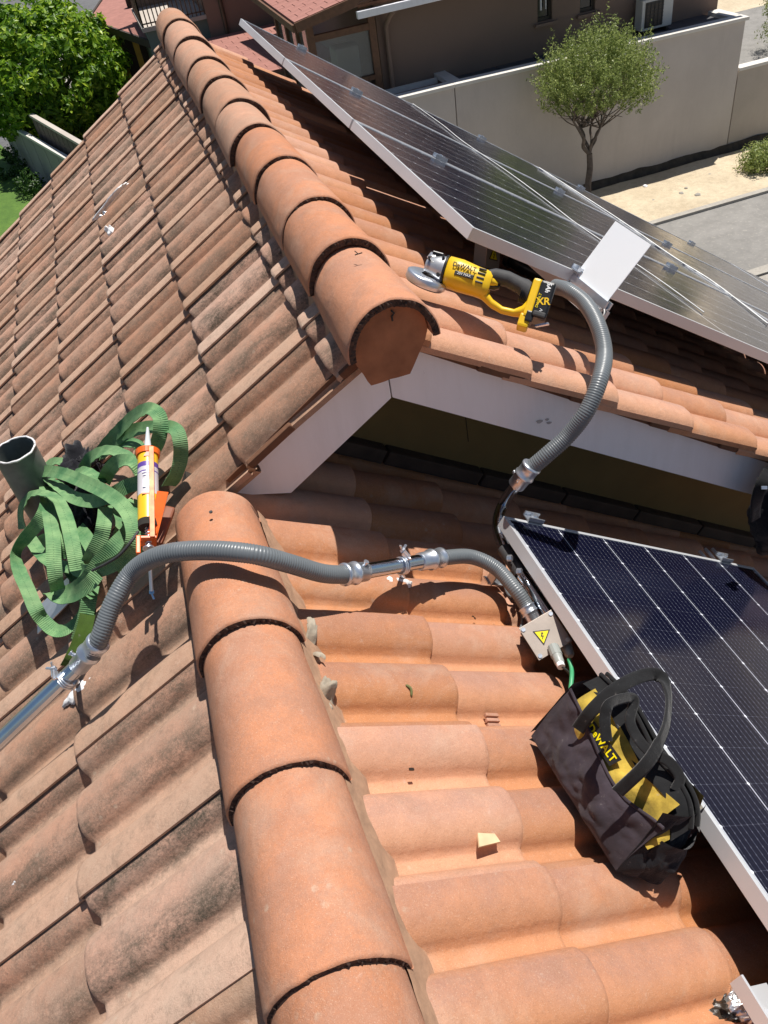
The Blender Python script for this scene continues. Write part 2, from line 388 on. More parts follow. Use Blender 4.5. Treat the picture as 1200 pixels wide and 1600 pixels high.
# ------------------------------------------------------------------ street wall, second wall, ledge
def render_mat(name,a,b2):
    m,n,b=newmat(name); t=NT(n); tc=t.N('ShaderNodeTexCoord').outputs['Object']
    mp=t.N('ShaderNodeMapping'); mp.inputs['Scale'].default_value=(2.2,2.2,.35); n.links.new(tc,mp.inputs[0])
    c=t.mix(t.ramp(t.noise(tc,.7,6,.65),[(.35,0),(.65,1)]),a,b2)
    c=t.mix(t.ramp(t.noise(mp.outputs[0],1.4,7,.75),[(.5,0),(.8,.38)]),c,tuple(x*.68 for x in a))
    c=t.mix(t.ramp(t.noise(tc,16,6,.8),[(.6,0),(.75,.25)]),c,tuple(x*.75 for x in a))
    n.links.new(c,b.inputs['Base Color']); b.inputs['Roughness'].default_value=.9; t.bump(b,t.noise(tc,14,6,.7),.5,.006); return m
m_ren=render_mat('grey_wall_render',(.60,.545,.50),(.53,.48,.44)); m_ren2=render_mat('grey_wall_render_weathered',(.53,.475,.42),(.45,.40,.35))
m_cop=simple('pale_coping',(.66,.63,.58),.8,0,.001,30,.07,3)
m_brown=simple('brown_house_render',(.25,.17,.13),.9,0,.002,25,.06,.8)
m_ledge=simple('dark_membrane_roof',(.085,.085,.092),.7,0,.002,12,.25,2)
t=thing('boundary_wall','tall pale grey rendered wall behind the small street tree','wall',(9,15.85,G))
def wallseg(parent,x0,x1,z0,z1,name,mat,y0=15.75,y1=15.95):
    m=MB(); m.prism([(x0,G-.1),(x1,G-.1),(x1,z1),(x0,z0)],(0,y0,0),Vector((1,0,0)),Vector((0,0,1)),Vector((0,1,0)),y1-y0); return m.build(name,mat,parent)
wallseg(t,2.6,6.17,-3.40,-3.42,'wall_panel',m_ren); wallseg(t,6.19,12.66,-3.42,-3.53,'wall_panel',m_ren)
def coping(parent,x0,x1,z0,z1,y0=15.71,y1=16.0,mat=m_cop):
    m=MB(); m.prism([(x0,z0+.002),(x1,z1+.002),(x1,z1+.062),(x0,z0+.062)],(0,y0,0),Vector((1,0,0)),Vector((0,0,1)),Vector((0,1,0)),y1-y0); m.build('coping',mat,parent)
coping(t,2.6,6.175,-3.40,-3.42); coping(t,6.18,12.72,-3.42,-3.53)
m=MB(); m.box((12.56,16.35,-3.50),.26,.70,.08); m.build('coping',m_cop,t)
m=MB(); m.box((6.28,16.45,-3.41),.24,.90,.08); m.build('coping',m_cop,t)
m=MB(); m.grid(lambda u,v: Vector((2.6+37*u,15.75-.10*(1-v)-.03*noise.noise(Vector((u*90,0,0))),G+.03+(.16+.05*noise.noise(Vector((u*60,2,0))))*v)),300,3); m.build('dark_base_strip',simple('dark_brown_strip',(.07,.055,.04),.95,0,.01,20,.4,6),t,fix=False)  # rough dark strip along the foot of the wall
t=thing('boundary_wall','lower grey wall at the right edge beyond the vertical joint','wall',(18,15.9,G))
wallseg(t,12.70,40,-4.50,-4.6,'wall_panel',m_ren2,15.77,15.93); coping(t,12.70,40,-4.5,-4.6,15.74,15.97)
# low roof slabs between wall and house
t=thing('ledge_roof','row of dark flat roof slabs between the tall wall and the brown house','roof',(9.4,16.3,-3.9))
xs=[6.4,7.5,8.35,9.3,10.3,11.3,12.42]
for a,b in zip(xs,xs[1:]):
    m=MB(); m.box(((a+b)/2,16.39,-3.55),b-a-.035,.80,.05,bev=.008); m.build('roof_slab',m_ledge,t)
m=MB(); m.box((9.4,16.39,-3.8),6.0,.80,.42); m.build('slab_support',m_brown,t)
m_shing=simple('red_shingle',(.34,.155,.125),.92,0,.002,60,.14,5)
def shingles(parent,o,ax,ay,W,D,nz,cw=.33,ch=.26,lim=300,margin=True):
    """individual slightly lifted shingles on the quad o + ax*W + ay*D"""
    rows=int(D/ch); cols=int(W/cw)+1; o=Vector(o); base=MB(); base.box(o+ax*W/2+ay*D/2-nz*.03,W,D,.05,(ax,ay,nz)); base.build('roof_deck',m_shing,parent)
    me=None; k=0
    for r in range(rows):
        for c in range(cols):
            x0=c*cw-(cw/2 if r%2 else 0); x1=min(x0+cw-.012,W); x0=max(x0,0)
            if x1-x0<.05: continue
            p=o+ax*(x0+x1)/2+ay*(r*ch+ch*.5)+nz*(.006+.004*rnd.random())
            q=prj(p)
            if not(-30<q[0]<1230 and -60<q[1]<1000) or k>=lim: continue
            key=round(x1-x0,3)
            mb=MB(); mb.box((0,0,0),x1-x0,ch*1.04,.009,(ax,ay,(nz+ay*-.03).normalized()))
            ob=mb.build('shingle',m_shing,parent,M=Matrix.Translation(p),fix=False); k+=1
t=thing('sunken_terrace_roof','small sunken red shingle roof between the wall coping and the brown house','roof',(5.4,16.3,-3.6))
shingles(t,(5.0,16.0,-3.56),Vector((1,0,0)),Vector((0,1,0)),1.15,.80,Vector((0,0,1)),.25,.2)
m=MB(); m.box((5.1,16.62,-3.46),2.1,.06,.10); m.build('edge_trim',m_cop,t)
# ------------------------------------------------------------------ brown house with windows, gutter, tiled eave
H=thing('neighbour_house','brown rendered house behind the tall grey wall, small windows and tiled eave','house',(9,19,G))
FY=16.8
wins=[(8.47,8.80,-2.92,-1.9),(9.42,9.77,-2.94,-1.9)]
m=MB(); xs=[5.08]+[v for w_ in wins for v in w_[:2]]+[12.72]
for a,b in zip(xs[::2],xs[1::2]): m.box(((a+b)/2,FY+.12,(G-1.2)/2-.0),b-a,.24,-G-1.2)
for a,b,z0,z1 in wins:
    m.box(((a+b)/2,FY+.12,(G+z0)/2),b-a,.24,z0-G); m.box(((a+b)/2,FY+.12,(z1-1.2)/2),b-a,.24,-1.2-z1)
m.box((5.20,21,(G-1.2)/2),.24,8.1,-G-1.2); m.box((12.60,21,(G-1.2)/2),.24,8.1,-G-1.2); m.box((8.9,25,(G-1.2)/2),7.6,.24,-G-1.2)
m.build('wall',m_brown,H)
m_win=simple('dark_window_glass',(.02,.025,.03),.08,0,0,40,.1,2); m_frame=simple('brown_window_frame',(.06,.045,.035),.5)
m_wood2=simple('dark_stained_wood',(.15,.07,.035),.6,0,.001,60,.25,12)
for i,(a,b,z0,z1) in enumerate(wins):
    m=MB(); yy=FY+.10
    m.box((a+.025,yy,(z0+z1)/2),.05,.06,z1-z0); m.box((b-.025,yy,(z0+z1)/2),.05,.06,z1-z0); m.box(((a+b)/2,yy,z0+.03),b-a-.1,.06,.06); m.box(((a+b)/2,yy,z1-.03),b-a-.1,.06,.06)
    f=m.build('window',m_frame,H)
    m=MB(); m.box(((a+b)/2,yy+.01,(z0+z1)/2),b-a-.1,.012,z1-z0-.12); m.build('pane',m_win,f)
    m=MB(); m.box(((a+b)/2,FY-.03,z0-.045),b-a+.16,.14,.055); m.build('sill',m_brown,f)
    if i==0:
        m=MB(); m.tube([(a+.09,FY+.03,-2.72),(a+.09,FY+.03,-2.45),(a+.12,FY+.03,-2.36),(a+.2,FY+.03,-2.33)],.02,8); m.tube([(a+.2,FY+.03,-2.38),(a+.2,FY+.03,-2.72)],.012,8); m.build('white_window_hardware',m_white,f)
# roof of the brown house
rf=MB(); rf.box((8.8,16.5,-1.72),8.4,.62,.06,(Vector((1,0,0)),Vector((0,.94,.34)).normalized(),Vector((0,-.34,.94)).normalized())); 
rf.box((8.8,20.9,-.3),8.4,8.2,.06,(Vector((1,0,0)),Vector((0,.94,.30)).normalized(),Vector((0,-.30,.94)).normalized())); rfo=rf.build('roof',m_clay,H)
for i in range(16):
    x=4.72+i*.26; m=MB()
    A=Vector((0,.94,.34)).normalized(); B=Vector((0,-.34,.94)).normalized()
    m.grid(lambda u,v,x=x: Vector((x+.13*math.cos(PI*v)*-1,16.22,-1.84))+A*(u*.55)+B*(.075*math.sin(PI*v)+.01),3,8); m.build('roof_tile',m_capf,rfo,fix=False)
m=MB(); m.box((8.8,16.17,-1.95),8.5,.10,.12,bev=.01); m.build('gutter',m_white,H)
m=MB(); m.tube([(5.26,16.2,-2.02),(5.24,16.35,-2.1),(5.24,16.70,-2.32),(5.24,16.72,-2.6),(5.24,16.72,-3.5)],.045,10); m.build('downpipe',m_brown,H)
# air conditioner on the ledge
t=thing('air_conditioner','white outdoor air conditioning unit on the ledge by the brown house','air conditioner',(10.95,16.50,-3.52))
m=MB(); m.box((10.98,16.52,-3.17),.72,.26,.56,bev=.015); m.build('casing',m_cop,t)
m=MB(); m.box((10.90,16.386,-3.17),.42,.012,.46,bev=.004); m.build('fan_grille',m_frame,t)
m=MB()
for k in range(7): m.box((10.90,16.376,-3.36+k*.064),.42,.008,.008)
for k in range(5): m.box((10.72+k*.09,16.374,-3.17),.006,.008,.44)
m.build('grille_bars',m_rubber,t)
m=MB(); m.tube([(11.35,16.72,-3.3),(11.35,16.72,-2.2)],.03,8); m.build('pipe_cover',m_white,t)
for xx in (10.72,11.22): m=MB(); m.box((xx,16.5,-3.49),.05,.3,.07); m.build('foot',m_frame,t)
# ------------------------------------------------------------------ wooden glazed porch with red shingle roof
t=thing('glazed_porch','wooden glazed porch with pinkish red shingle roof left of the brown house','porch',(4.2,17.6,G))
ax=Vector((4.51-3.44,0,.18)).normalized(); ay=Vector((0,1,0)); shingles(t,(3.40,16.25,-1.86),ax,ay,1.75,4.2,ax.cross(ay),.30,.27)
m=MB(); m.bar((3.40,16.23,-1.94),(5.1,16.23,-1.66),.05,.16); m.bar((3.37,16.25,-1.95),(3.37,20.4,-1.95),.05,.12); m.build('fascia',m_wood2,t)
for (x,y) in ((3.72,16.62),(4.93,16.62),(3.72,17.6),(3.72,18.6),(3.72,19.6)):
    m=MB(); m.box((x,y,(-1.98+G)/2),.13,.11,-1.98-G); m.build('post',m_wood2,t)
m=MB(); m.box((4.33,16.62,-2.25),1.08,.09,.11); m.build('beam',m_wood2,t)
m=MB(); m.box((4.33,16.62,-3.12),1.08,.09,.08); m.build('beam',m_wood2,t)
def glass_mat():
    m,n,b=newmat('window_pane_glass'); b.inputs['Base Color'].default_value=(.75,.8,.8,1); b.inputs['Transmission Weight'].default_value=.9
    b.inputs['Roughness'].default_value=.02; b.inputs['IOR'].default_value=1.3
    return m
m_glass=glass_mat()
m=MB(); m.box((4.33,16.64,-2.69),1.07,.012,.76); m.build('pane',m_glass,t)
for k in range(3): m=MB(); m.box((3.72,17.1+k*1.0,-2.75),.012,.86,1.3); m.build('pane',m_glass,t)
m=MB(); m.box((4.4,18.4,-3.62),1.4,3.6,.08); m.build('floor_slab',m_ledge,t)
m=MB(); m.box((4.4,16.66,-4.8),1.5,.1,2.3); m.build('lower_wall',m_brown,t)
m=MB(); m.box((4.55,17.5,-3.1),.5,.5,.9,bev=.06); m.build('stored_furniture',m_ren2,t)
# potted plant seen through the porch glass
# lower red shingle roof in front of the balcony house
t=thing('terrace_roof','low faded red shingle roof beyond the ridge end','roof',(2.9,22,-4))
shingles(t,(1.9,20.3,-3.46),Vector((1,0,0)),Vector((0,1,0)),3.6,5.0,Vector((0,0,1)),.45,.36,260)
m=MB(); m.box((3.7,22.8,-4.9),3.4,4.7,2.7); m.build('wall',m_brown,t)
# ------------------------------------------------------------------ balcony house
m_teal=simple('grey_green_render',(.16,.20,.175),.9,0,.002,20,.06,1); m_rail=simple('bronze_railing',(.10,.075,.055),.45,.5)
t=thing('balcony_house','brown house with grey-green balcony and bronze railings beyond the ridge','house',(2.6,27,G))
m=MB(); m.box((4.6,28.0,(G-.2)/2),3.4,5.0,-G-.2); m.build('wall',m_brown,t)
m=MB(); m.box((2.1,27.3,(G-3.05)/2),1.75,3.3,-3.05-G); m.build('balcony_base',m_teal,t)
m=MB(); m.box((2.1,27.3,-3.0),1.95,3.5,.1); m.build('balcony_slab',m_ren2,t)
m=MB(); m.box((2.1,28.9,-1.6),1.75,.1,2.8); m.build('wall',m_brown,t)
m=MB(); m.box((2.85,28.82,-2.1),.55,.05,1.5); m.build('glass_door',m_win,t)
m=MB(); m.box((2.56,28.8,-2.1),.05,.06,1.5); m.build('door_frame',m_white,t)
def railing(a,b,h,parent,n):
    a=Vector(a); b=Vector(b)
    m=MB(); m.bar(a+Vector((0,0,h)),b+Vector((0,0,h)),.05,.05); m.bar(a+Vector((0,0,.08)),b+Vector((0,0,.08)),.03,.03); o=m.build('railing',m_rail,parent)
    for k in range(n+1):
        p=a+(b-a)*(k/n); m=MB(); m.box(p+Vector((0,0,h/2)),.03,.03,h); m.build('baluster',m_rail,o)
railing((1.18,25.62,-2.95),(3.0,25.62,-2.95),.8,t,16); railing((1.18,25.62,-2.95),(1.18,28.9,-2.95),.8,t,18)
m=MB(); m.tube([(3.35,25.45,-1.6),(3.35,25.45,-4.5)],.06,8); m.build('downpipe',m_rail,t)
# ------------------------------------------------------------------ pavilion with red roof and yellow posts
t=thing('garden_pavilion','garden pavilion with flat red shingle roof on mustard yellow posts','pavilion',(.6,31,G))
zp=-3.3; PA=Z_(140,30,zp); PB=Z_(233,62,zp); PC=Z_(262,-20,zp); PD=Z_(178,-25,zp)
m=MB(); m.add([PA,PB,PC,PD],[[0,1,2,3]]); m.add([p-Vector((0,0,.14)) for p in (PA,PB,PC,PD)],[[3,2,1,0]])
for a,b in ((PA,PB),(PB,PC),(PC,PD),(PD,PA)): m.add([a,b,b-Vector((0,0,.14)),a-Vector((0,0,.14))],[[0,1,2,3]])
m.build('roof',m_shing,t)
m=MB(); m.bar(PA-Vector((0,.06,.1)),PB-Vector((0,.06,.1)),.07,.2); m.bar(PD-Vector((.05,0,.05)),PA-Vector((.05,0,.05)),.07,.16); m.build('eave_board',m_flash,t)
m_must=simple('mustard_post_paint',(.42,.24,.03),.7,0,.001,40,.1,5)
ee=(PB-PA)
for f in (.36,.68):
    p=PA+ee*f+Vector((.12,.35,0)); m=MB(); m.box((p.x,p.y,(G+zp-.1)/2),.16,.16,zp-.1-G); m.build('post',m_must,t)
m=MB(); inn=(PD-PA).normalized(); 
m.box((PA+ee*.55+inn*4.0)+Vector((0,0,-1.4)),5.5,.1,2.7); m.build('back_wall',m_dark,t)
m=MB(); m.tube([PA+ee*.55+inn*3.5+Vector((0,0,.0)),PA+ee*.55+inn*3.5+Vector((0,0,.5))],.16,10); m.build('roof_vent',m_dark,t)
m_toy=simple('pale_clutter',(.45,.45,.45),.6)
bm_=MB(); bm_.box(PA+ee*.62+inn*1.2+Vector((0,0,-2.0)),.5,.4,.35,bev=.1); o=bm_.build('storage_box',m_toy); tag(o,'pale grey box in the shade under the pavilion','box')
# ------------------------------------------------------------------ concrete panel fences on the left
m_fen=simple('concrete_fence_panel',(.30,.29,.27),.9,0,.003,18,.12,1.2); m_fen2=simple('weathered_wood_fence',(.12,.095,.08),.9,0,.003,30,.35,3)
def fence(name,label,A,B,h,n,mat,capmat):
    A=Vector(A); B=Vector(B); t=thing(name,label,'fence',(A+B)/2)
    for k in range(n):
        a=A+(B-A)*(k/n); b=A+(B-A)*((k+1)/n); d=(b-a).normalized()
        m=MB(); m.bar(a+d*.02+Vector((0,0,h/2)),b-d*.02+Vector((0,0,h/2)),.07,h); m.build('fence_panel',mat,t)
    m=MB(); m.bar(A+Vector((0,0,h+.035)),B+Vector((0,0,h+.035)),.14,.065); m.build('coping',capmat,t)
fence('panel_fence','pale concrete panel fence beside the lawn',*[tuple(Z_(94+e*44,238+e*31,G+1.25)-Vector((0,0,1.25))) for e in (.9,)],tuple(Z_(0,188,G+1.25)-Vector((0,0,1.25))),1.25,7,m_fen,m_cop)
fence('board_fence','dark weathered board fence under the big tree',tuple(Z_(150,240,G+1.75)-Vector((0,0,1.75))),tuple(Z_(50,182,G+1.75)-Vector((0,0,1.75))),1.75,12,m_fen2,m_ren2)
# ------------------------------------------------------------------ foliage
def leaf_mat(name,a,b2,c3,sub=.3):
    m,n,b=newmat(name); t=NT(n); at_=t.N('ShaderNodeAttribute',attribute_name='lv').outputs['Fac']
    c=t.ramp(at_,[(0,a),(.55,b2),(1,c3)]); n.links.new(c,b.inputs['Base Color']); b.inputs['Roughness'].default_value=.42; b.inputs['Specular IOR Level'].default_value=.4
    tr=t.N('ShaderNodeBsdfTranslucent'); n.links.new(c,tr.inputs[0]); mx=t.N('ShaderNodeMixShader'); mx.inputs[0].default_value=sub
    out=n.nodes['Material Output']; n.links.new(b.outputs[0],mx.inputs[1]); n.links.new(tr.outputs[0],mx.inputs[2]); n.links.new(mx.outputs[0],out.inputs[0]); return m
m_leafL=leaf_mat('broad_bright_leaves',(.03,.10,.008),(.18,.34,.02),(.55,.70,.06),.45)
m_leafR=leaf_mat('fine_grey_green_leaves',(.12,.16,.045),(.29,.36,.10),(.52,.56,.20),.4)
m_leafD=leaf_mat('dark_shrub_leaves',(.01,.035,.006),(.03,.08,.01),(.09,.18,.02),.25)
m_bark=simple('grey_brown_bark',(.14,.11,.09),.95,0,.012,25,.35,12)
def foliage(pts,r,size,asp,up=0.):
    """pts: (pos, outward dir) -> leaf mesh with 'lv' value per leaf"""
    vs=[];fs=[];lv=[]
    for p,d in pts:
        s=size*r.uniform(.6,1.35); n=(d+Vector((r.uniform(-1,1),r.uniform(-1,1),r.uniform(-.6,1.2)))*.9).normalized()
        a=n.orthogonal().normalized(); a=(Matrix.Rotation(r.uniform(0,6.28),3,n)@a); a=(a+Vector((0,0,up))).normalized(); b_=n.cross(a).normalized()
        i=len(vs); p=Vector(p)
        vs+=[p-a*s,p+b_*s*asp+n*s*.12,p+a*s,p-b_*s*asp+n*s*.12]; fs+=[[i,i+1,i+2],[i,i+2,i+3]]; q=min(1,max(0,r.gauss(.5,.25))); lv+=[q]*4
    me=bpy.data.meshes.new('foliage'); me.from_pydata([tuple(v) for v in vs],[],fs); at_=me.attributes.new('lv','FLOAT','POINT'); at_.data.foreach_set('value',lv); me.update(); return me
def clumpcrown(c,rad,ncl,nleaf,cr,r,shape=None,lo=-1):
    pts=[]
    for k in range(ncl):
        while True:
            d=Vector((r.gauss(0,1),r.gauss(0,1),r.gauss(0,1))).normalized()
            if d.z>lo: break
        rr=r.uniform(.45,1.0)**.5; cc=Vector((c[0]+d.x*rad[0]*rr,c[1]+d.y*rad[1]*rr,c[2]+d.z*rad[2]*rr)); s=cr*r.uniform(.6,1.3)
        for j in range(nleaf):
            e=Vector((r.gauss(0,1),r.gauss(0,1),r.gauss(0,1))); e=e.normalized()*r.uniform(.35,1)**.6
            pts.append((cc+e*s,(e+d*.6).normalized()))
    return pts
def limb(m,a,b,r0,r1,r,n=5,wob=.06):
    a=Vector(a); b=Vector(b); P=[a]; L=(b-a).length
    for i in range(1,n): P.append(a+(b-a)*(i/n)+Vector((r.uniform(-1,1),r.uniform(-1,1),r.uniform(-.5,.5)))*wob*L)
    P.append(b); P=catmull(P,3); m.tube(P,[r0+(r1-r0)*i/(len(P)-1) for i in range(len(P))],8,False); return P
# big tree, left
r=random.Random(3)
t=thing('garden_tree','large leafy bright green tree in the top left corner','tree',(-2.0,28.6,G))
pts=clumpcrown((-1.85,28.4,-3.95),(2.35,2.5,1.75),360,76,.32,r)
me=foliage(pts,r,.10,.45); link('crown',me,m_leafL,t,kind='stuff')
m=MB(); limb(m,(-2.0,28.6,G),(-2.1,28.6,-4.9),.16,.11,r)
for k in range(9):
    a=k*2.4; limb(m,(-2.1,28.6,-5.1+.05*k),(-2.1+1.7*math.cos(a),28.6+1.8*math.sin(a),-4.2+.9*r.random()),.07,.02,r)
m.build('trunk',m_bark,t,fix=False)
# shrubs in the dark garden corner
for i,(px,py,s) in enumerate(((45,287,.40),(14,262,.55),(30,240,.45))):
    p=Z_(px,py,G+.3); me=foliage(clumpcrown((0,0,0),(s,s,s*.8),26,40,.16,r),r,.045,.5); o=link('shrub',me,m_leafD); o.location=p
    tag(o,['small round dark green shrub nearest the roof edge on the lawn','round dark shrub at the left picture edge below the fence','dark shrub close under the concrete panel fence'][i],'shrub','clipped shrubs by the lawn')
# street tree, right
t=thing('street_tree','small street tree with rounded grey-green crown in front of the tall wall','tree',(8.62,14.75,G))
tb=Vector((8.62,14.75,G)); cc=Vector((8.68,14.75,-3.74)); m=MB()
fork=Y_(921,240,14.75); limb(m,tb,fork,.075,.06,r,4,.012)
br=[]
for (px,py,dy,r0) in ((896,190,-.2,.045),(908,200,.25,.04),(938,200,.1,.04),(945,180,-.25,.03),(925,190,.3,.03),(900,175,.4,.03)):
    e=Y_(px,py,14.75+dy); P=limb(m,fork,e,r0,.02,r,4,.05); br.append(e)
tw=[]
for k in range(56):
    e=br[k%len(br)]; d=Vector((r.gauss(0,1),r.gauss(0,1),r.gauss(0,.8)+.25)); d.normalize()
    q=cc+Vector((d.x*1.0,d.y*.95,d.z*.62)); limb(m,e,q,.014,.004,r,3,.08); tw.append(q)
m.build('trunk',m_bark,t,fix=False)
pts=[]
for k in range(1450):
    while True:
        d=Vector((r.gauss(0,1),r.gauss(0,1),r.gauss(0,1))).normalized()
        if d.z>-.55: break
    rr=r.uniform(.2,1.0)**.45; lump=1+.34*noise.noise(d*2.2+Vector((4,1,2)))
    base=cc+Vector((d.x*.99,d.y*.98,d.z*(.74 if d.z>0 else .62)))*rr*lump
    g=(d*.55+Vector((r.gauss(0,.25),r.gauss(0,.25),.8))).normalized(); Ls=r.uniform(.12,.36)*(1.5 if d.z>.35 else 1)
    for j in range(24):
        f=j/24; pts.append((base+g*Ls*f+Vector((r.gauss(0,.022),r.gauss(0,.022),r.gauss(0,.02))),(g*.3+Vector((r.gauss(0,1),r.gauss(0,1),r.gauss(0,1)))).normalized()))
me=foliage(pts,r,.026,.38,.5); link('crown',me,m_leafR,t,kind='stuff')
# bushes at the right edge
for i,(c,rad,lab,mat) in enumerate((((18.6,21.2,-5.2),(.9,.9,1.1),'green bush behind the lower wall at the right edge',m_leafR),((12.75,14.45,-5.95),(.55,.35,.22),'low dry bush on the dirt at the right edge',m_leafR))):
    me=foliage(clumpcrown((0,0,0),rad,80,70,.22,r),r,.035,.35,.4); o=link('bush',me,mat); o.location=c; tag(o,lab,'bush')
def prof0(v):
    d=abs((v+.08)%.16-.08); a=.064
    return -.041+(.041*(1-(d/a)**2.5)**.60 if d<a else 0)
def Rs(px,py,h=0):
    z=-.02
    for _ in range(5): p=Rl(px,py,z+h); z=prof0((p.y+.115)%.32)-.010
    return p
def Ls(px,py,h=0):
    z=-.02
    for _ in range(5): p=L_(px,py,z+h); z=prof0((2.7847-p.y)%.32)-.010
    return p
# ------------------------------------------------------------------ OUR HOUSE
HX=thing('tiled_house','house under the clay tiled roofs in the foreground with white bargeboards','house',(1.5,3,G))
# roof decks (just below the tiles) and walls
def slab(m,pts,n,th):
    pts=[Vector(p) for p in pts]; q=[p-Vector(n)*th for p in pts]; k=len(pts)
    m.add(pts,[list(range(k))]); m.add(q,[list(range(k))[::-1]])
    for i in range(k): m.add([pts[i],pts[(i+1)%k],q[(i+1)%k],q[i]],[[0,1,2,3]])
def PL(s,y,h=0): return Vector((-s*math.cos(AL),y,-s*math.sin(AL)))+NL*h
def PR(s,y,h=0): return Vector((s*math.cos(AR),y,-s*math.sin(AR)))+NR*h
def PU(s,y,h=0): return Vector((XU+s*math.cos(AR),y,ZU-s*math.sin(AR)))+NR*h
m=MB(); slab(m,[PL(.04,-1.2,-.09),PL(.04,1.60,-.09),PL(3.3,1.60,-.09),PL(3.3,-1.2,-.09)],NL,.05)
slab(m,[PL(-.57,1.62,-.09),PL(-.57,5.4,-.09),PL(3.3,5.4,-.09),PL(3.3,1.61,-.09)],NL,.05); roofL=m.build('left_roof_slope',m_dark,HX,M=Matrix())
m=MB(); slab(m,[PR(.0,-1.2,-.09),PR(.0,1.96,-.09),PR(5.6,1.96,-.09),PR(5.6,-1.2,-.09)],NR,.05); roofR=m.build('lower_right_roof_slope',m_dark,HX,M=Matrix())
m=MB(); slab(m,[PU(.03,1.64,-.09),PU(.03,5.4,-.09),PU(7.3,5.4,-.09),PU(7.3,1.64,-.09)],NR,.05); roofU=m.build('upper_right_roof_slope',m_dark,HX,M=Matrix())
# ---- tile mesh
D=.32; TH=.015
def prof(v):
    """height of the double-roll profile over the crest level; v across the tile, crests at 0, .16 and .32"""
    d=abs((v+.08)%.16-.08); a=.064
    h=-.041
    if d<a: h+=.041*(1-(d/a)**2.5)**.60
    else: h+=-.002*math.sin(min(1,(d-a)/.02)*PI/2)
    if v<.06: h-=.0075*max(0,(1-v/.06))
    if v>.27: h+=.0050*min(1,(v-.27)/.045)
    return h
tcache={}
def tile_mesh(v0,v1,ln,var,nv=56,nu=5):
    key=(round(v0,3),round(v1,3),round(ln,3),var)
    if key in tcache: return tcache[key]
    rr=random.Random(hash(key)&0xffff); m=MB(); off=Vector((var*3.1,var*1.7,0))
    def jag(v): return .0022*noise.noise(Vector((v*60,var*9,0)))+.0035*noise.noise(Vector((v*14,var*5,2)))
    us=[-ln]+[-ln*(1-(i/nu)) for i in range(1,nu)]+[-.010,-.004,-.0012]; hd=[0]*(len(us)-2)+[-.0012,-.0045]; us[-3:]=[-.012,-.004,-.0005]
    def top(u,v,dh=0):
        return Vector((u,v,prof(v)+u*.062+.0012*noise.noise(Vector((u*9,v*9,var*7.7)))+dh))
    vs=[]; n=nv+1
    for ui,u in enumerate(us):
        dh=(0,-.001,-.004)[ui-len(us)+3] if ui>=len(us)-3 else 0
        for j in range(n):
            v=v0+(v1-v0)*j/nv; q=top(u,v,dh); q.x+=jag(v)*(1 if u>-.1 else 0); vs.append(q)
    fs=[[i*n+j,(i+1)*n+j,(i+1)*n+j+1,i*n+j+1] for i in range(len(us)-1) for j in range(nv)]
    m.add(vs,fs,True)
    last=vs[-n:]; low=[Vector((p.x-.003,p.y,p.z-TH+.004)) for p in last]
    m.add(last+low,[[j,n+j,n+j+1,j+1] for j in range(nv)],True)
    bot=[Vector((-ln,p.y,prof(p.y)-ln*.062-TH)) for p in last]
    m.add(low+bot,[[j,n+j,n+j+1,j+1] for j in range(nv)],True)
    for e,sgn in ((0,-1),(n-1,1)):
        col=[vs[i*n+e] for i in range(len(us))]; cl=[Vector((p.x,p.y,p.z-(.0062 if (sgn>0 and v1>.3) else TH))) for p in col]; k=len(col)
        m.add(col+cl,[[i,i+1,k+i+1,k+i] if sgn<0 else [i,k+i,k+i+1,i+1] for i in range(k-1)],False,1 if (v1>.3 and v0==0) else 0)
    me=m.mesh('roof_tile'); bm=bmesh.new(); bm.from_mesh(me); bm.normal_update(); bm.to_mesh(me); bm.free()
    tcache[key]=me; return me
def frame(o,u,v,w_): return Matrix(((u.x,v.x,w_.x,o.x),(u.y,v.y,w_.y,o.y),(u.z,v.z,w_.z,o.z),(0,0,0,1)))
UL=Vector((-math.cos(AL),0,-math.sin(AL))); VL=Vector((0,-1,0))
UR=Vector((math.cos(AR),0,-math.sin(AR))); VR=Vector((0,1,0))
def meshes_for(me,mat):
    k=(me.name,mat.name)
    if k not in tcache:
        c=me.copy(); c.materials.clear(); c.materials.append(mat); c.materials.append(m_gapshade); tcache[k]=c
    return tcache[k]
jr=random.Random(11); counts={}
def place(parent,me,mat,M,vis,pool):
    M=M@Matrix.Translation((jr.uniform(-.004,.004),jr.uniform(-.0012,.0012),jr.uniform(-.001,.002)))@Matrix.Rotation(jr.gauss(0,.0035),4,'Z')@Matrix.Rotation(jr.gauss(0,.003),4,'X')
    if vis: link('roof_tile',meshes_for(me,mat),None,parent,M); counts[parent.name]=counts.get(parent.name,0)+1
    else: pool.append((me,M))
def inview(p,mar=45):
    q=prj(p); return -mar<q[0]<1200+mar and -mar<q[1]<1600+mar
def flush(pool,parent,mat):
    if not pool: return
    m=MB()
    for me,M in pool: m.add([M@v.co for v in me.vertices],[list(p.vertices) for p in me.polygons],True)
    me=m.mesh('roof_tile'); me.materials.append(mat); link('hidden_roof_tiles',me,None,parent,Matrix(),kind='stuff')
GAPL=2.4347
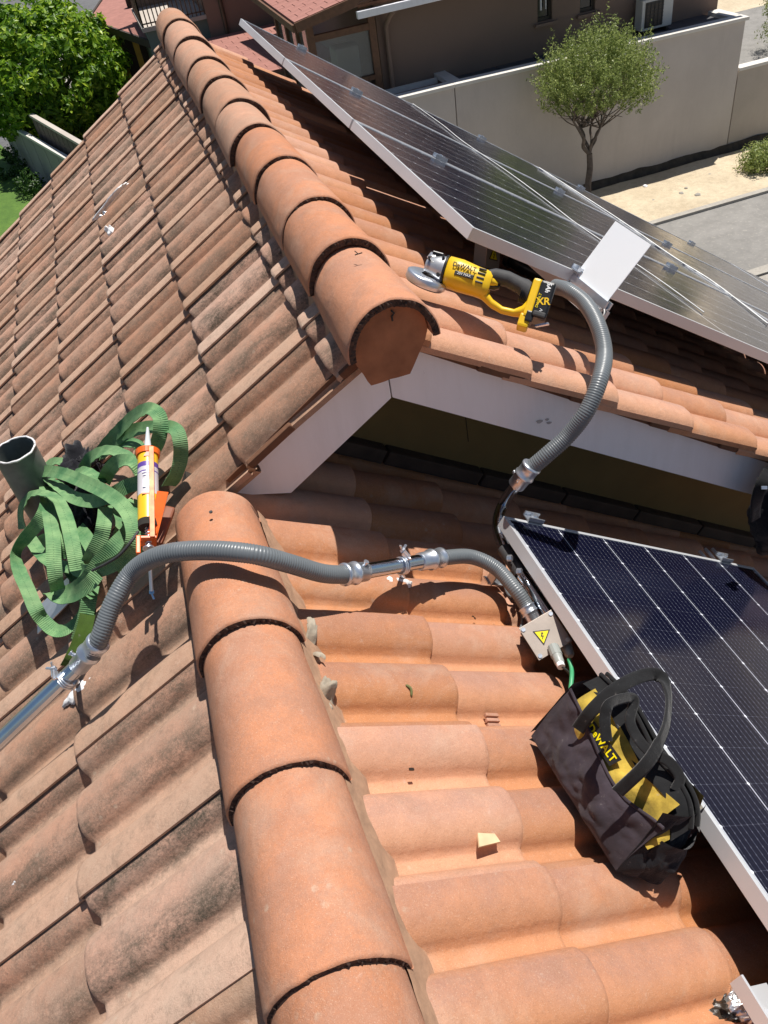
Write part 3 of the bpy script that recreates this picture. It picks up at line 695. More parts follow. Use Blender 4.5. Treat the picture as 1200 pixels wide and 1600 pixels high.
# left slope: tile column k lies between its gap line and the next one up the ridge direction
pool=[]
for k in range(-11,10):
    yg=GAPL+.32*k; yv0=yg+.350
    if k>=-3: butts=[-.41,-.091,.232,.543,.859,1.18,1.50,1.82,2.14,2.46,2.78,3.10]
    else: butts=[.543,.859,1.18,1.50,1.82,2.14,2.46,2.78,3.10]
    for s in butts:
        v0,v1,ln=0.,.350,.40
        if k==9: v0=.21
        if k==-3 and s<.1: v1=.235
        top_=-.575 if (k>-3 or s<.1) else .03
        if k<-3 and s==.543: ln=.50
        ln=min(ln,s-top_)
        if k==-3 and s==.232: ln=.345; v1=.30
        if ln<.05: continue
        yo=jr.uniform(-.006,.006) if v0==0 and v1>.3 else 0
        M=frame(PL(s,yv0+yo),UL,VL,NL); c=PL(s-.12,yg+.16)
        place(roofL,tile_mesh(v0,v1,ln,(k*7+int(s*31))%5),m_tileL,M,inview(c,70) and s<1.3,pool)
flush(pool,roofL,m_tileL)
# lower right slope
pool=[]
for k in range(-3,7):
    yv0=.205-.32+.32*k
    for n_ in range(0,16):
        s=.485+.32*n_+ (.0); ln=.40
        ln=min(ln,s-.03); v1=.350
        if yv0+v1>1.95: v1=max(.05,1.95-yv0)
        if v1<.06: continue
        M=frame(PR(s,yv0+jr.uniform(-.004,.004)),UR,VR,NR); c=PR(s-.12,yv0+.16)
        place(roofR,tile_mesh(0,v1,ln,(k*5+n_*3)%5),m_tileR,M,inview(c) and (c.x<1.05 or c.y>1.45) and s<2.8,pool)
flush(pool,roofR,m_tileR)
# upper right slope
pool=[]
for k in range(0,13):
    yv0=1.485+.32*k; v0=.100 if k==0 else 0; v1=.350 if yv0+.350<5.5 else .2
    for n_ in range(-1,22):
        s=.475+.32*n_; ln=min(.40,s-.03)
        if ln<.06: continue
        M=frame(PU(s,yv0+(0 if k==0 else jr.uniform(-.004,.004))),UR,VR,NR); c=PU(s-.12,yv0+.16)
        place(roofU,tile_mesh(v0,v1,ln,(k*5+n_*3)%5),m_tileR,M,inview(c) and (c.x<1.35 or (c.y<2.2 and s<2.6)),pool)
flush(pool,roofU,m_tileR)
print('TILES',counts)
# ---- second course layer visible under the verge (cut undertiles)
for pts_,U_,N_ in (([(.02,.37),(.42,.66)],None,None),):
    pass
def verge_under(side):
    for i in range(5):
        if side=='R':
            s0=.45+.32*i; a=PU(.475+.32*i-.16,1.611,-.056); b=PU(.475+.32*i-.012,1.611,-.052); ax=UR; nz=NR
        else:
            if i>1: break
            s0=-.48+.32*i; a=PL(-.091+.32*(i-1)-.16,1.611,-.056); b=PL(-.091+.32*(i-1)-.01,1.611,-.052); ax=UL; nz=NL
        m=MB(); m.bar(a,b,.05,.022,nz,bev=.005); m.build('undertile_edge',m_clay,roofU if side=='R' else roofL)
verge_under('R'); verge_under('L')
m=MB(); m.bar(PU(.13,1.612,-.052),PU(2.6,1.612,-.052),.03,.03,NR); m.build('verge_mortar',m_clay,roofU)
m=MB(); m.bar(PL(-.48,1.609,-.054),PL(-.03,1.609,-.054),.014,.026,NL); m.build('verge_mortar',m_clay,roofL)
# mortar fillet between verge tiles and bargeboard
# ---- ridge caps
def cap_mesh(ln,r0,r1,var,half=PI*.497,nl=14,na=30,th=.018):
    """open half-pipe along +Y from y=0 (broken, wide butt end facing the camera) to y=ln; crown at z=0"""
    m=MB(); vs=[]; 
    def pt(y,a,dr=0,j=0):
        f=y/ln; r_=r0+(r1-r0)*f; wob=.0025*noise.noise(Vector((y*7,a*2,var*5.1)))
        return Vector(((r_+dr+wob)*math.sin(a),y+j,((r_+dr+wob)*math.cos(a)-r0)*1.13-f*.007))
    def jag(a): return .0016*noise.noise(Vector((a*4,var*3,0)))+.0012*noise.noise(Vector((a*22,var*7,1)))
    ys=[0,.002,.006]+[ln*i/nl for i in range(1,nl+1)]
    for yi,y in enumerate(ys):
        for k in range(na+1):
            a=-half+2*half*k/na; vs.append(pt(y,a,(-.004,-.0012,0)[yi] if yi<3 else 0,jag(a) if yi<4 else 0))
    n=na+1; m.add(vs,[[i*n+j,i*n+j+1,(i+1)*n+j+1,(i+1)*n+j] for i in range(len(ys)-1) for j in range(na)],True,0)
    # rough butt edge
    NA=90; e=[];
    for k in range(NA+1):
        a=-half+2*half*k/NA; 
        for q in range(5):
            f=q/4; bump_=0 if q in(0,4) else .006*noise.noise(Vector((a*34,q*3.3,var*2)))-.001
            e.append(pt(0,a,-.004-f*(th-.0+.002*noise.noise(Vector((a*26,5,var)))),jag(a)+bump_+.002*f))
    m.add(e,[[k*5+q,k*5+q+1,(k+1)*5+q+1,(k+1)*5+q] for k in range(NA) for q in range(4)],False,1)
    # inner surface
    iv=[]
    for i in range(5):
        y=ln*i/4
        for k in range(na+1):
            a=-half+2*half*k/na; iv.append(pt(y,a,-th-.002,.002))
    m.add(iv,[[i*n+j,(i+1)*n+j,(i+1)*n+j+1,i*n+j+1] for i in range(4) for j in range(na)],True,0)
    for sgn in (0,na):
        col=[pt(ln*i/6,-half+2*half*sgn/na) for i in range(7)]; c2=[pt(ln*i/6,-half+2*half*sgn/na,-th) for i in range(7)]
        m.add(col+c2,[[i,i+1,7+i+1,7+i] for i in range(6)],False,0)
    return m.mesh('ridge_cap')
ridgeU=thing_ridge=None
cr_=random.Random(5)
m=MB(); m.bar((XU,1.6,ZU-.11),(XU,5.3,ZU-.11),.10,.10); rb=m.build('ridge_batten',m_dark,HX,M=Matrix())
RU_=[1.50,1.825,2.135,2.52,2.90,3.26,3.65,4.05,4.52,5.03]
for i,y in enumerate(RU_):
    ln=(RU_[i+1]-y+.06) if i+1<len(RU_) else .46
    me=cap_mesh(ln,.112,.102,i,th=.016); me.materials.append(m_cap if i<4 else m_capf); me.materials.append(m_mortar)
    zc=.405 if i else .392
    M=Matrix.Translation((XU-.010+cr_.uniform(-.003,.003),y,zc+cr_.uniform(-.002,.002)))@Matrix.Rotation(cr_.gauss(0,.006),4,'Z')@Matrix.Rotation(cr_.gauss(0,.02),4,'Y')
    link('ridge_tile',me,None,rb,M)
m=MB(); m.bar((0,-1.2,-.10),(0,1.55,-.10),.10,.08); rb2=m.build('lower_ridge_batten',m_dark,HX,M=Matrix())
RL_=[-.55,-.23,.09,.415,.735,1.065]
for i,y in enumerate(RL_):
    ln=(RL_[i+1]-y+.06) if i+1<len(RL_) else .44
    me=cap_mesh(ln,.112,.100,i+20,th=.018); me.materials.append(m_cap); me.materials.append(m_mortar)
    M=Matrix.Translation((-.003+cr_.uniform(-.002,.002),y,.060+cr_.uniform(-.001,.001)))@Matrix.Rotation(cr_.gauss(0,.005),4,'Z')@Matrix.Rotation(cr_.gauss(0,.015),4,'Y')
    link('ridge_tile',me,None,rb2,M)
# first small cap beneath the conduit keeps the photographed round head: closed end disc
m=MB(); m.prism([(.095*math.sin(a),.095*math.cos(a)-.118) for a in [(-1.6+3.2*k/20) for k in range(21)]],(0,1.475,.050),Vector((1,0,0)),Vector((0,0,1)),Vector((0,1,0)),.02); m.build('cap_end',m_clay,rb2)
# hexagonal clay plug closing the upper ridge
m=MB(); arc=[(.094*math.sin(a),.104*math.cos(a)-.122) for a in [(-1.55+3.1*k/24) for k in range(25)]]
poly=arc[::-1]
for (xa,za),(xb,zb) in (((-.094,-.13),(-.058,-.222)),((-.058,-.222),(.040,-.222)),((.040,-.222),(.094,-.13))):
    for q in range(6):
        f=q/6; poly.append((xa+(xb-xa)*f+.0018*noise.noise(Vector((xa*40+q,1,0))),za+(zb-za)*f+.0022*noise.noise(Vector((xb*40+q,5,0)))))
m.prism([(p[0],p[1]) for p in poly],(XU-.010,1.525,.400),Vector((1,0,0)),Vector((0,0,1)),Vector((0,1,0)),.05); pl=m.build('ridge_end_plug',m_plug,HX)
m=MB(); m.tube([(XU+.005,1.523,.352),(XU+.010,1.520,.345),(XU+.004,1.521,.338),(XU+.004,1.519,.328)],.0022,6); m.build('bent_nail',m_black,pl)
# mortar packing under the caps
m=MB()
for (x0,z0,ya,yb) in ((XU,ZU,1.62,5.3),(0,0,-1.1,1.5)):
    for sg,N_ in ((-1,NL),(1,NR)):
        m.grid(lambda u,v,x0=x0,z0=z0,sg=sg,ya=ya,yb=yb: Vector((x0+sg*(.098+(.036 if sg>0 else .016)*v+.004*noise.noise(Vector((u*60,v*3,sg)))),ya+(yb-ya)*u,z0-(.055 if z0==0 else .035)-.105*v+.006*noise.noise(Vector((u*80,v*2,7))))),200,5)
m.build('mortar_bedding',simple('dusty_mortar',(.42,.25,.155),.95,0,.004,60,.2,30),HX,M=Matrix(),fix=False)
# ---- bargeboards, gable wall, fascia
def board(name,a,b,c,d,y0,th,mat,parent=HX):
    m=MB(); o=Vector((0,y0,0)); m.prism([a,b,c,d],o,Vector((1,0,0)),Vector((0,0,1)),Vector((0,1,0)),th); return m.build(name,mat,parent)
def zU(x,h): return (DU+h-NR.x*x)/NR.z
def zL(x,h): return (h-NL.x*x)/NL.z
board('bargeboard',(.503,.062),(.503,zL(.503,-.072)),(.02,zL(.02,-.072)),(.195,-.134),1.618,.022,m_white)
board('bargeboard',(.507,.062),(2.7,.062-.69*(2.7-.507)),(2.7,zU(2.7,-.072)),(.507,zU(.507,-.072)),1.618,.022,m_white)
m=MB(); m.prism([(.10,-.20),(.505,zU(.505,-.13)),(2.35,zU(2.35,-.13)),(2.35,-2.1)],(0,1.935,0),Vector((1,0,0)),Vector((0,0,1)),Vector((0,1,0)),.2); m.build('gable_wall',m_wall,HX)
m=MB(); slab(m,[PU(.03,1.64,-.125),PU(.03,1.935,-.125),PU(7.2,1.935,-.125),PU(7.2,1.64,-.125)],NR,.02); slab(m,[PL(-.57,1.64,-.125),PL(-.57,1.935,-.125),PL(.3,1.935,-.125),PL(.3,1.64,-.125)],NL,.02); m.build('soffit',m_wall,HX,M=Matrix())
m=MB()
for i in range(7):
    a=PR(.25+.38*i,1.915,.018); b=PR(.25+.38*i+.372,1.915,.018); m.bar(a,b,.05,.05,NR,bev=.006)
m.build('wall_base_flashing',m_flash,HX)
for (px,py,a_,b_) in ((843,659,.010,.006),(855,656,.006,.004),(858,661,.008,.004)):
    c_=Y_(px,py,1.6165); m=MB(); m.prism([(a_*math.cos(k*.7)*(1+.3*math.sin(k*2.1)),b_*math.sin(k*.7)) for k in range(9)],c_,Vector((1,0,-.3)).normalized(),Vector((.3,0,1)).normalized(),Vector((0,1,0)),.001); m.build('dirt_smudge',m_smudge,HX)
# wall crack
m=MB(); m.tube([(.80,1.934,-.02),(.82,1.9335,-.12),(.81,1.934,-.22),(.815,1.934,-.42)],.0012,4); m.build('wall_crack',m_dark,HX)
# house body
m=MB()
m.prism([(-2.6,G),(5.7,G),(5.7,zU(5.7,-.35)),(.5,-.25),(-2.6,zL(-2.6,-.3))],(0,2.15,0),Vector((1,0,0)),Vector((0,0,1)),Vector((0,1,0)),3.1)
m.prism([(-2.6,G),(4.2,G),(4.2,-.7*4.2-.3),(.0,-.4),(-2.6,zL(-2.6,-.3))],(0,-1.0,0),Vector((1,0,0)),Vector((0,0,1)),Vector((0,1,0)),2.9)
m.build('outer_wall',m_wall,HX)
# ------------------------------------------------------------------ SOLAR PANELS
LP=2.278; WP=1.134
def panel(label,o,ax,ay,n,group,short=WP,long=LP):
    """o = top corner of the frame; ax along the short side, ay along the long side, n up"""
    t=thing('solar_panel',label,'solar panel',o,group); o=Vector(o); h=.035; fw=.011
    for a,b in ((o,o+ax*short),(o+ay*long,o+ay*long+ax*short)):
        inn=ay if a==o else -ay
        m=MB(); m.bar(a+inn*fw/2-n*h/2,b+inn*fw/2-n*h/2,fw,h,n,bev=.0008); m.build('frame_rail',m_alu,t)
    for a,b in ((o,o+ay*long),(o+ax*short,o+ax*short+ay*long)):
        inn=ax if a==o else -ax; q=(b-a).normalized()*fw
        m=MB(); m.bar(a+q+inn*fw/2-n*h/2,b-q+inn*fw/2-n*h/2,fw,h,n,bev=.0008); m.build('frame_rail',m_alu,t)
    m=MB(); m.add([(-short/2+fw,-long/2+fw,0),(short/2-fw,-long/2+fw,0),(short/2-fw,long/2-fw,0),(-short/2+fw,long/2-fw,0)],[[0,1,2,3]])
    me=m.mesh('cells'); me.materials.append(m_cells); X,Yv=(ax,ay) if ax.cross(ay).dot(n)>0 else (ax,-ay)
    link('cells',me,None,t,frame(o+ax*short/2+ay*long/2-n*.0025,X,Yv,n))
    m=MB(); 
    c=o+ax*short/2+ay*long/2-n*.03; m.box(c,short-.03,long-.03,.003,(ax,ay,n)); m.build('back_sheet',m_black,t)
    return t
UP=Vector((math.cos(AP),0,-math.sin(AP))); YV=Vector((0,1,0))
P0=Vector((.892,1.972,.272))
names=[['nearest solar panel of the upper array, with its corner above the yellow grinder','middle solar panel of the upper array row along the ridge','farthest solar panel of the upper array row, its corner near the ridge end'],
['solar panel of the second upper row nearest the camera, behind the white metal sheet','middle solar panel of the second upper row','farthest solar panel of the second upper row, in front of the street tree trunk'],
['solar panel of the lowest upper row nearest the camera, at the right picture edge','middle solar panel of the lowest upper row','farthest solar panel of the lowest upper row, beside the road']]
for j in range(3):
    for i in range(3):
        o=P0+YV*(1.154*i)+UP*(2.298*j); panel(names[j][i],o,YV,UP,NP,'solar panels of the upper array')
pe=panel('dark blue solar panel on the lower roof beside the black and yellow tool bag',PR(0,0)*0+Rl(787,806,.15),UR,Vector((0,-1,0)),NR,'solar panels')
LPO=Rl(787,806,.15)
# rails under the arrays
def rail(label,a,b,n,grp):
    m=MB(); a=Vector(a); b=Vector(b); x=(b-a).normalized(); y=n.cross(x); 
    poly=[(-.02,-.02),(.02,-.02),(.02,.02),(.008,.02),(.008,.008),(-.008,.008),(-.008,.02),(-.02,.02)]
    m.prism(poly,a,y,n,x,(b-a).length); o=m.build('mounting_rail',m_alu); return tag(o,label,'rail',grp)
for j,s in enumerate((.40,1.80,2.76,4.05,5.1)):
    a=P0+UP*s-NP*.056; lab=['aluminium mounting rail whose end carries the white metal sheet','second aluminium rail down the slope under the upper array','third aluminium rail down the slope under the upper array','fourth aluminium rail down the slope under the upper array','lowest aluminium rail under the upper array'][j]
    rail(lab,a-YV*(.19 if j==0 else .06),a+YV*3.5,NP,'rails under the upper solar array')
for j,s in enumerate((.11,.97)):
    a=LPO+UR*s-NR*.056; rail(['aluminium rail under the left side of the lower solar panel','aluminium rail under the right side of the lower solar panel'][j],a+YV*.05,a-YV*2.3,NR,'rails under the lower panel')
# clamps
def clamp(label,p,ax,n,grp,mid=True):
    t=thing('panel_clamp',label,'clamp',p,grp); y=n.cross(ax)
    m=MB(); m.box(p+n*.004,.055,.034,.004,(ax,y,n),.001); m.box(p+n*.010+y*.015,.055,.004,.014,(ax,y,n)); m.box(p+n*.010-y*.015,.055,.004,.014,(ax,y,n)); m.build('bracket',m_zinc,t)
    m=MB(); m.tube([p+n*.004,p+n*.020],.0075,6,smooth=False); m.tube([p+n*.006,p+n*.009],.011,12); m.build('bolt',m_zinc,t)
    return t
k=0
for i in range(4):
    for j,s in enumerate((.40,1.80,2.76,4.05)):
        if j==3 and i<3: continue
        y=1.154*i-.010 + (0.0)
        if i==0: y=-.006
        if i==3: y=3.448
        p=P0+YV*y+UP*s
        q=prj(p)
        if not(0<q[0]<1210 and 0<q[1]<700): continue
        nm={0:'near edge',1:'first seam',2:'second seam',3:'far edge'}[i]; rn=['top','second','third','lowest'][j]
        clamp('aluminium clamp on the %s of the upper array at the %s rail'%(nm,rn),p,UP,NP,'clamps on the upper array')
for s,lab in ((.11,'aluminium clamp on the top edge of the lower panel near its left corner'),(.97,'aluminium clamp on the top edge of the lower panel near its right corner')):
    clamp(lab,LPO+UR*s+YV*.008,UR,NR,'clamps on the lower panel')
# white wires lying across the upper array
def wire(lab,pts,r_,mat,n=8):
    m=MB(); m.tube(catmull(pts,n),r_,8); o=m.build('cable',mat); return tag(o,lab,'cable')
dp=NP.dot(P0)+.006
def A_(px,py,h=0): return at(px,py,NP,dp+h)
wire('white cable running diagonally over the upper panels from the far edge',[A_(842,262,-.002),A_(900,299,-.002),A_(972,346,-.002),A_(1050,400,-.001),A_(1115,441,-.002),A_(1200,506,-.002)],.0042,m_cable_w)
wire('thin white cable stretched over the middle of the upper panels',[A_(645,162,-.003),A_(690,194,-.003),A_(725,222,-.002),A_(790,266,-.003),A_(850,310,-.002),A_(895,345,-.003),A_(940,376,-.003),A_(1030,437,-.003),A_(1100,488,-.003)],.0022,m_cable_w)
# ------------------------------------------------------------------ conduits
def flex(m,pts,rad,pitch=.0062):
    P=resample(catmull(pts,14),pitch/4); m.tube(P,[rad*(1+.032*math.cos(2*PI*i/4)) for i in range(len(P))],18)
    return P
# 1: long lower conduit from the left picture edge to the junction box
t=thing('electrical_conduit','grey ribbed flexible conduit lying over the lower ridge, joined by galvanised tube','conduit',L_(250,880,.05))
cp=[L_(143,1022,.10),L_(158,992,.115),L_(178,940,.13),L_(208,893,.13),Z_(250,868,.075),Z_(310,860,.094),Z_(390,865,.096),Rl(450,880,.10),Rl(505,896,.075),Rl(548,898,.065)]
m=MB(); flex(m,cp,.0205); m.build('flexible_hose',m_pvc,t,fix=False)
m=MB(); e1=L_(146,1018,.095); e0=L_(-60,1215,.085); m.tube([e1+(e0-e1)*3.2,e1],.0190,20); m.build('steel_tube',m_chrome,t)
m=MB(); m.tube([Rl(540,898,.065),Rl(694,871,.070)],.0185,20); m.build('steel_tube',m_chrome,t)
cp2=[Rl(686,872,.070),Rl(735,870,.072),Rl(775,888,.072),Rl(806,922,.062),Rl(822,946,.045),Rl(834,966,.035)]
m=MB(); flex(m,cp2,.0195); m.build('flexible_hose',m_pvc,t,fix=False)
def coupling(parent,a,b,r0=.0255,screw=1):
    a=Vector(a); b=Vector(b); d=(b-a).normalized(); L=(b-a).length; s=d.orthogonal().normalized(); u=(NR-d*NR.dot(d)).normalized()
    m=MB(); prof_=[(0,.9),(.03,1.05),(.10,1.05),(.13,.98),(.42,.98),(.45,1.08),(.52,1.08),(.55,.92),(.96,.90),(1,.84)]
    m.tube([a+d*(L*p) for p,_ in prof_],[r0*q for _,q in prof_],24); m.build('coupling',m_zinc,parent)
    if screw: m=MB(); c=a+d*L*.75+u*r0*.9; m.tube([c,c+u*.010],.0045,8); m.tube([c+u*.008,c+u*.011],.0065,8); m.build('screw',m_zinc,parent)
coupling(t,L_(155,1002,.108),L_(122,1042,.091)); coupling(t,Rl(536,898,.066),Rl(572,893,.066)); coupling(t,Rl(690,871,.070),Rl(655,878,.068),screw=0)
coupling(t,Rl(822,947,.045),Rl(836,969,.033),.022,0)
def saddle(p,d,n,rad,lab,base):
    t=thing('pipe_clamp',lab,'clamp',base,'wing nut pipe clamps'); d=d.normalized(); y=n.cross(d).normalized(); n=d.cross(y)
    m=MB(); P=[p+(y*math.cos(a)+n*math.sin(a))*(rad+.002) for a in [2*PI*k/24 for k in range(25)]]
    for off in (-.006,0,.006): m.tube([q+d*off for q in P],.0022,6,cap=False)
    m.build('band',m_zinc,t)
    m=MB(); c=p+n*(rad+.003)+y*.004; m.box(c+n*.008,.004,.022,.016,(d,y,n)); m.tube([c-y*.016+n*.010,c+y*.018+n*.010],.003,8); m.tube([c+y*.012+n*.010,c+y*.018+n*.010],.0075,6,smooth=False)
    for s_ in (-1,1): m.bar(c+y*.016+n*.010,c+y*.022+n*.022+d*s_*.010,.006,.003,d)
    m.build('wing_nut',m_zinc,t)
    m=MB(); m.tube([p-n*rad,base],.006,8); m.build('threaded_rod',m_zinc,t); return t
pa=L_(105,1062,.090); saddle(pa,L_(146,1018,.095)-L_(60,1110,.09),NL,.0195,'wing nut pipe clamp on the left steel tube over a tile hole',L_(122,1065,-.01))
pb=Rl(628,884,.0675); saddle(pb,Rl(694,871,.070)-Rl(540,898,.065),NR,.019,'wing nut pipe clamp on the middle steel tube above smeared sealant',Rl(630,902,-.012))
# 2: upper conduit dropping over the bargeboard
t=thing('electrical_conduit','grey ribbed conduit curving from the upper panels down over the white bargeboard','conduit',Y_(890,672,1.5))
up=[Ru(868,448,.13),Ru(888,454,.150),Ru(914,474,.150),Ru(934,508,.13),Ru(944,550,.09),Y_(938,590,1.50),Y_(918,640,1.46),Y_(888,680,1.46),Y_(853,712,1.46),Y_(828,733,1.47)]
m=MB(); flex(m,up,.0215); m.build('flexible_hose',m_pvc,t,fix=False)
lo_=[Y_(828,732,1.47),Y_(806,758,1.48),Rl(788,785,.13),Rl(778,812,.10),Rl(782,842,.08),Rl(800,875,.072),Rl(828,915,.07),Rl(862,965,.07)]
m=MB(); m.tube(catmull(lo_,10),.0165,20); m.build('steel_tube',m_chrome,t,fix=False)
coupling(t,Y_(832,727,1.468),Y_(806,759,1.478),.0265)
# tube strap fittings
t=thing('pipe_clamp','steel clip with bolts holding the tube at the lower panel edge','clamp',Rl(806,888,.06),'wing nut pipe clamps')
for (px,py) in ((797,872),(812,893)):
    m=MB(); m.tube([Rl(px-4,py,.09),Rl(px+3,py,.098)],.009,6,smooth=False); m.tube([Rl(px,py,.05),Rl(px,py,.10)],.004,8); m.build('bolt',m_zinc,t)
a=Rl(788,858,.072); b=Rl(815,897,.072); m=MB(); m.tube([a,b],.0205,20); m.build('sleeve',m_rubber,t)
m=MB(); m.box(Rl(770,908,.02),.05,.03,.004,(UR,YV,NR)); m.box(Rl(768,903,.035),.004,.03,.03,(UR,YV,NR)); m.tube([Rl(766,902,.03),Rl(774,898,.034)],.006,8); o=m.build('roof_hook',m_zinc); tag(o,'small galvanised roof hook bracket beneath the bend of the lower conduit','bracket')
# thin cables hanging beside the lower box
wire('thin grey cable drooping beside the lower conduit under the panel edge',[Rl(785,905,.03),Rl(795,930,.01),Rl(812,935,.012),Rl(816,970,.0),Rl(812,985,.0)],.004,m_pvc)
# ------------------------------------------------------------------ junction boxes with warning triangle
def tri_sign(parent,c,ax,ay,n,s):
    # ax right, ay up of the sign
    m=MB(); m.prism([(-.5*s,-.29*s),(.5*s,-.29*s),(0,.577*s)],c,ax,ay,n,.0006); m.build('warning_border',m_bprint,parent)
    m=MB(); q=.80; m.prism([(-.5*s*q,-.29*s*q),(.5*s*q,-.29*s*q),(0,.577*s*q)],c+n*.0007,ax,ay,n,.0004); m.build('warning_triangle',m_yprint,parent)
    m=MB(); b=s*.9; pts=[(.02,.26),(-.10,.02),(.02,.02),(-.05,-.10),(-.10,-.08),(-.02,-.22),(.08,-.12),(.03,-.11),(.12,.08),(.0,.08),(.07,.26)]
    m.prism([(x*b,y*b) for x,y in pts],c+n*.0012,ax,ay,n,.0004); m.build('lightning_bolt',m_bprint,parent)
hb=.062
cc_=Rl(852,992,hb); bn=((CAM-cc_).normalized()*.85+NR*.3).normalized()
def Bp(px,py,o=0): return at(px,py,bn,bn.dot(cc_)+o)
c0,c1,c2,c3=[Bp(*p) for p in ((852,945),(887,992),(849,1042),(820,990))]
cc_=(c0+c1+c2+c3)/4; ex=((c1-c0)+(c2-c3))/2; ey=((c0-c3)+(c1-c2))/2
t=thing('junction_box','stainless junction box with yellow lightning warning triangle beside the lower panel','junction box',cc_-NR*hb)
LX=ex.length; LY=ey.length; ex.normalize(); ey=(ey-ex*ey.dot(ex)).normalized()
m=MB(); m.box(cc_,LX,LY,.003,(ex,ey,bn),.0006); lid=m.build('lid',m_steel,t)
m=MB(); m.box(cc_-bn*.026,LX*.86,LY*.86,.046,(ex,ey,bn),.003); m.build('box_body',m_rubber,t)
for sx_ in (-1,1):
    for sy_ in (-1,1):
        q=cc_+ex*sx_*(LX/2-.008)+ey*sy_*(LY/2-.008); m=MB(); m.tube([q,q+bn*.004],.0055,12); m.build('screw',m_zinc,lid)
# sign points downwards in the photograph
sa=(Bp(850,1013)-Bp(845,985)).normalized(); sr=sa.cross(bn).normalized()
tri_sign(t,Bp(847,993)+bn*.0022,sr,sa,bn,.043)
for q,(px,py,h) in enumerate(((868,1020,.055),(884,1008,.055))):
    a=Rl(px,py,h); d=(Rl(px+9,py+22,h)-a).normalized(); m=MB()
    m.tube([a-d*.02,a+d*.012],.0145,12,smooth=False); m.tube([a+d*.012,a+d*.016,a+d*.034,a+d*.040],[.0135,.0125,.012,.007],14); m.build('cable_gland',m_gland,t)
    if q==0: m=MB(); m.tube([a+d*.034,a+d*.048],.0098,12); m.build('gland_nut',m_white,t)
wire('green cable leaving the lower junction box towards the tool bag',[Rl(889,1030,.055),Rl(893,1045,.05),Rl(893,1062,.045),Rl(889,1095,.02)],.0055,m_cable_g)
wire('dark thin cable from the lower junction box gland',[Rl(878,1042,.055),Rl(886,1048,.05),Rl(897,1060,.03)],.003,m_rubber)
# upper box
b0=Ru(770,402,.045); t=thing('junction_box','small steel junction box with warning triangle tucked under the nearest upper panel','junction box',b0)
xa=(Ru(793,410,.05)-Ru(762,402,.05)).normalized(); up_=(Vector((0,.25,1))-xa*xa.dot(Vector((0,.25,1)))).normalized(); nn=xa.cross(up_)
m=MB(); m.box(b0+up_*.01,.085,.10,.003,(xa,up_,nn)); m.build('lid',m_steel,t)
m=MB(); m.box(b0+up_*.01-nn*.028,.078,.092,.05,(xa,up_,nn)); m.build('box_body',m_gland,t)
tri_sign(t,b0+up_*.006+nn*.003,xa,up_,nn,.055)
m=MB(); P=catmull([Ru(795,402,.05),Ru(815,415,.05),Ru(850,432,.05),Ru(884,448,.06)],6); m.tube(P,.026,16); m.tube([P[0],P[2]],.033,16); o=m.build('black_conduit',m_black); tag(o,'thick black conduit end in the shade under the nearest upper panel','conduit')
# ------------------------------------------------------------------ white sheet standing on the rail end
base=P0+UP*.40-YV*.20-NP*.03
bA=Ru(893,443,.14); 
sd=(Ru(937,480,.14)-bA); sd=Vector((0,-1,0)); 
W0=P0+UP*.385-YV*.005-NP*.035
m=MB(); n_=UP
top_=NP*.205+UP*.03
a=W0; b=W0-YV*.185; m.add([],[])
for off,flip in ((Vector((0,0,0)),0),(n_*.0018,1)):
    pass
qd=[a,b,b+top_,a+top_]; m.add(qd+[p+n_*.0018 for p in qd],[[0,1,2,3],[7,6,5,4],[0,4,5,1],[1,5,6,2],[2,6,7,3],[3,7,4,0]])
o=m.build('metal_sheet',m_sheetw); tag(o,'blank white metal sheet standing on the rail end by the upper panels','metal sheet')
# steel channel bracket at the rail end
m=MB(); a=P0+UP*.385-YV*.01-NP*.02; m.box(a-YV*.09,.006,.20,.022,(UP,YV,NP)); m.box(a-YV*.09+UP*.016,.006,.20,.022,(UP,YV,NP)); m.box(a-YV*.09+UP*.008-NP*.011,.020,.20,.003,(UP,YV,NP)); m.tube([a+UP*.008-YV*.012,a+UP*.008-YV*.012+NP*.03],.007,8)
o=m.build('rail_bracket',m_zinc); tag(o,'galvanised channel bracket bolted to the rail end beside the white sheet','bracket')
m=MB(); m.tube(catmull([a-YV*.17,a-YV*.20-NP*.02,a-YV*.19-NP*.045,a-YV*.15-NP*.05],6),.0022,6); o=m.build('wire_loop',m_cable_w); tag(o,'thin wire loop hanging from the rail end bracket','wire')
# three pale cable tubes behind the lower panel
for i,(px,py) in enumerate(((1093,862),(1102,858),(1113,858))):
    wire(['left of three white cable ends behind the lower panel top edge','middle of three white cable ends behind the lower panel top edge','right of three white cable ends behind the lower panel top edge'][i],[Rl(px,py,.10),Rl(px+8,py+9,.10),Rl(px+18,py+22,.08),Rl(px+26,py+34,.06)],.0065,m_cable_w)['group']='white cable ends'
# ------------------------------------------------------------------ text helper (built-in font, turned into mesh)
def text(name,s,size,M,mat,parent,depth=.0004,shear=0,bold=0):
    cu=bpy.data.curves.new(name,'FONT'); cu.body=s; cu.size=size; cu.extrude=depth; cu.align_x='CENTER'; cu.align_y='CENTER'; cu.shear=shear; cu.offset=bold
    o=bpy.data.objects.new('tmp',cu); C.objects.link(o); dg=bpy.context.evaluated_depsgraph_get(); me=bpy.data.meshes.new_from_object(o.evaluated_get(dg))
    bpy.data.objects.remove(o); me.materials.clear(); me.materials.append(mat); return link(name,me,None,parent,M)
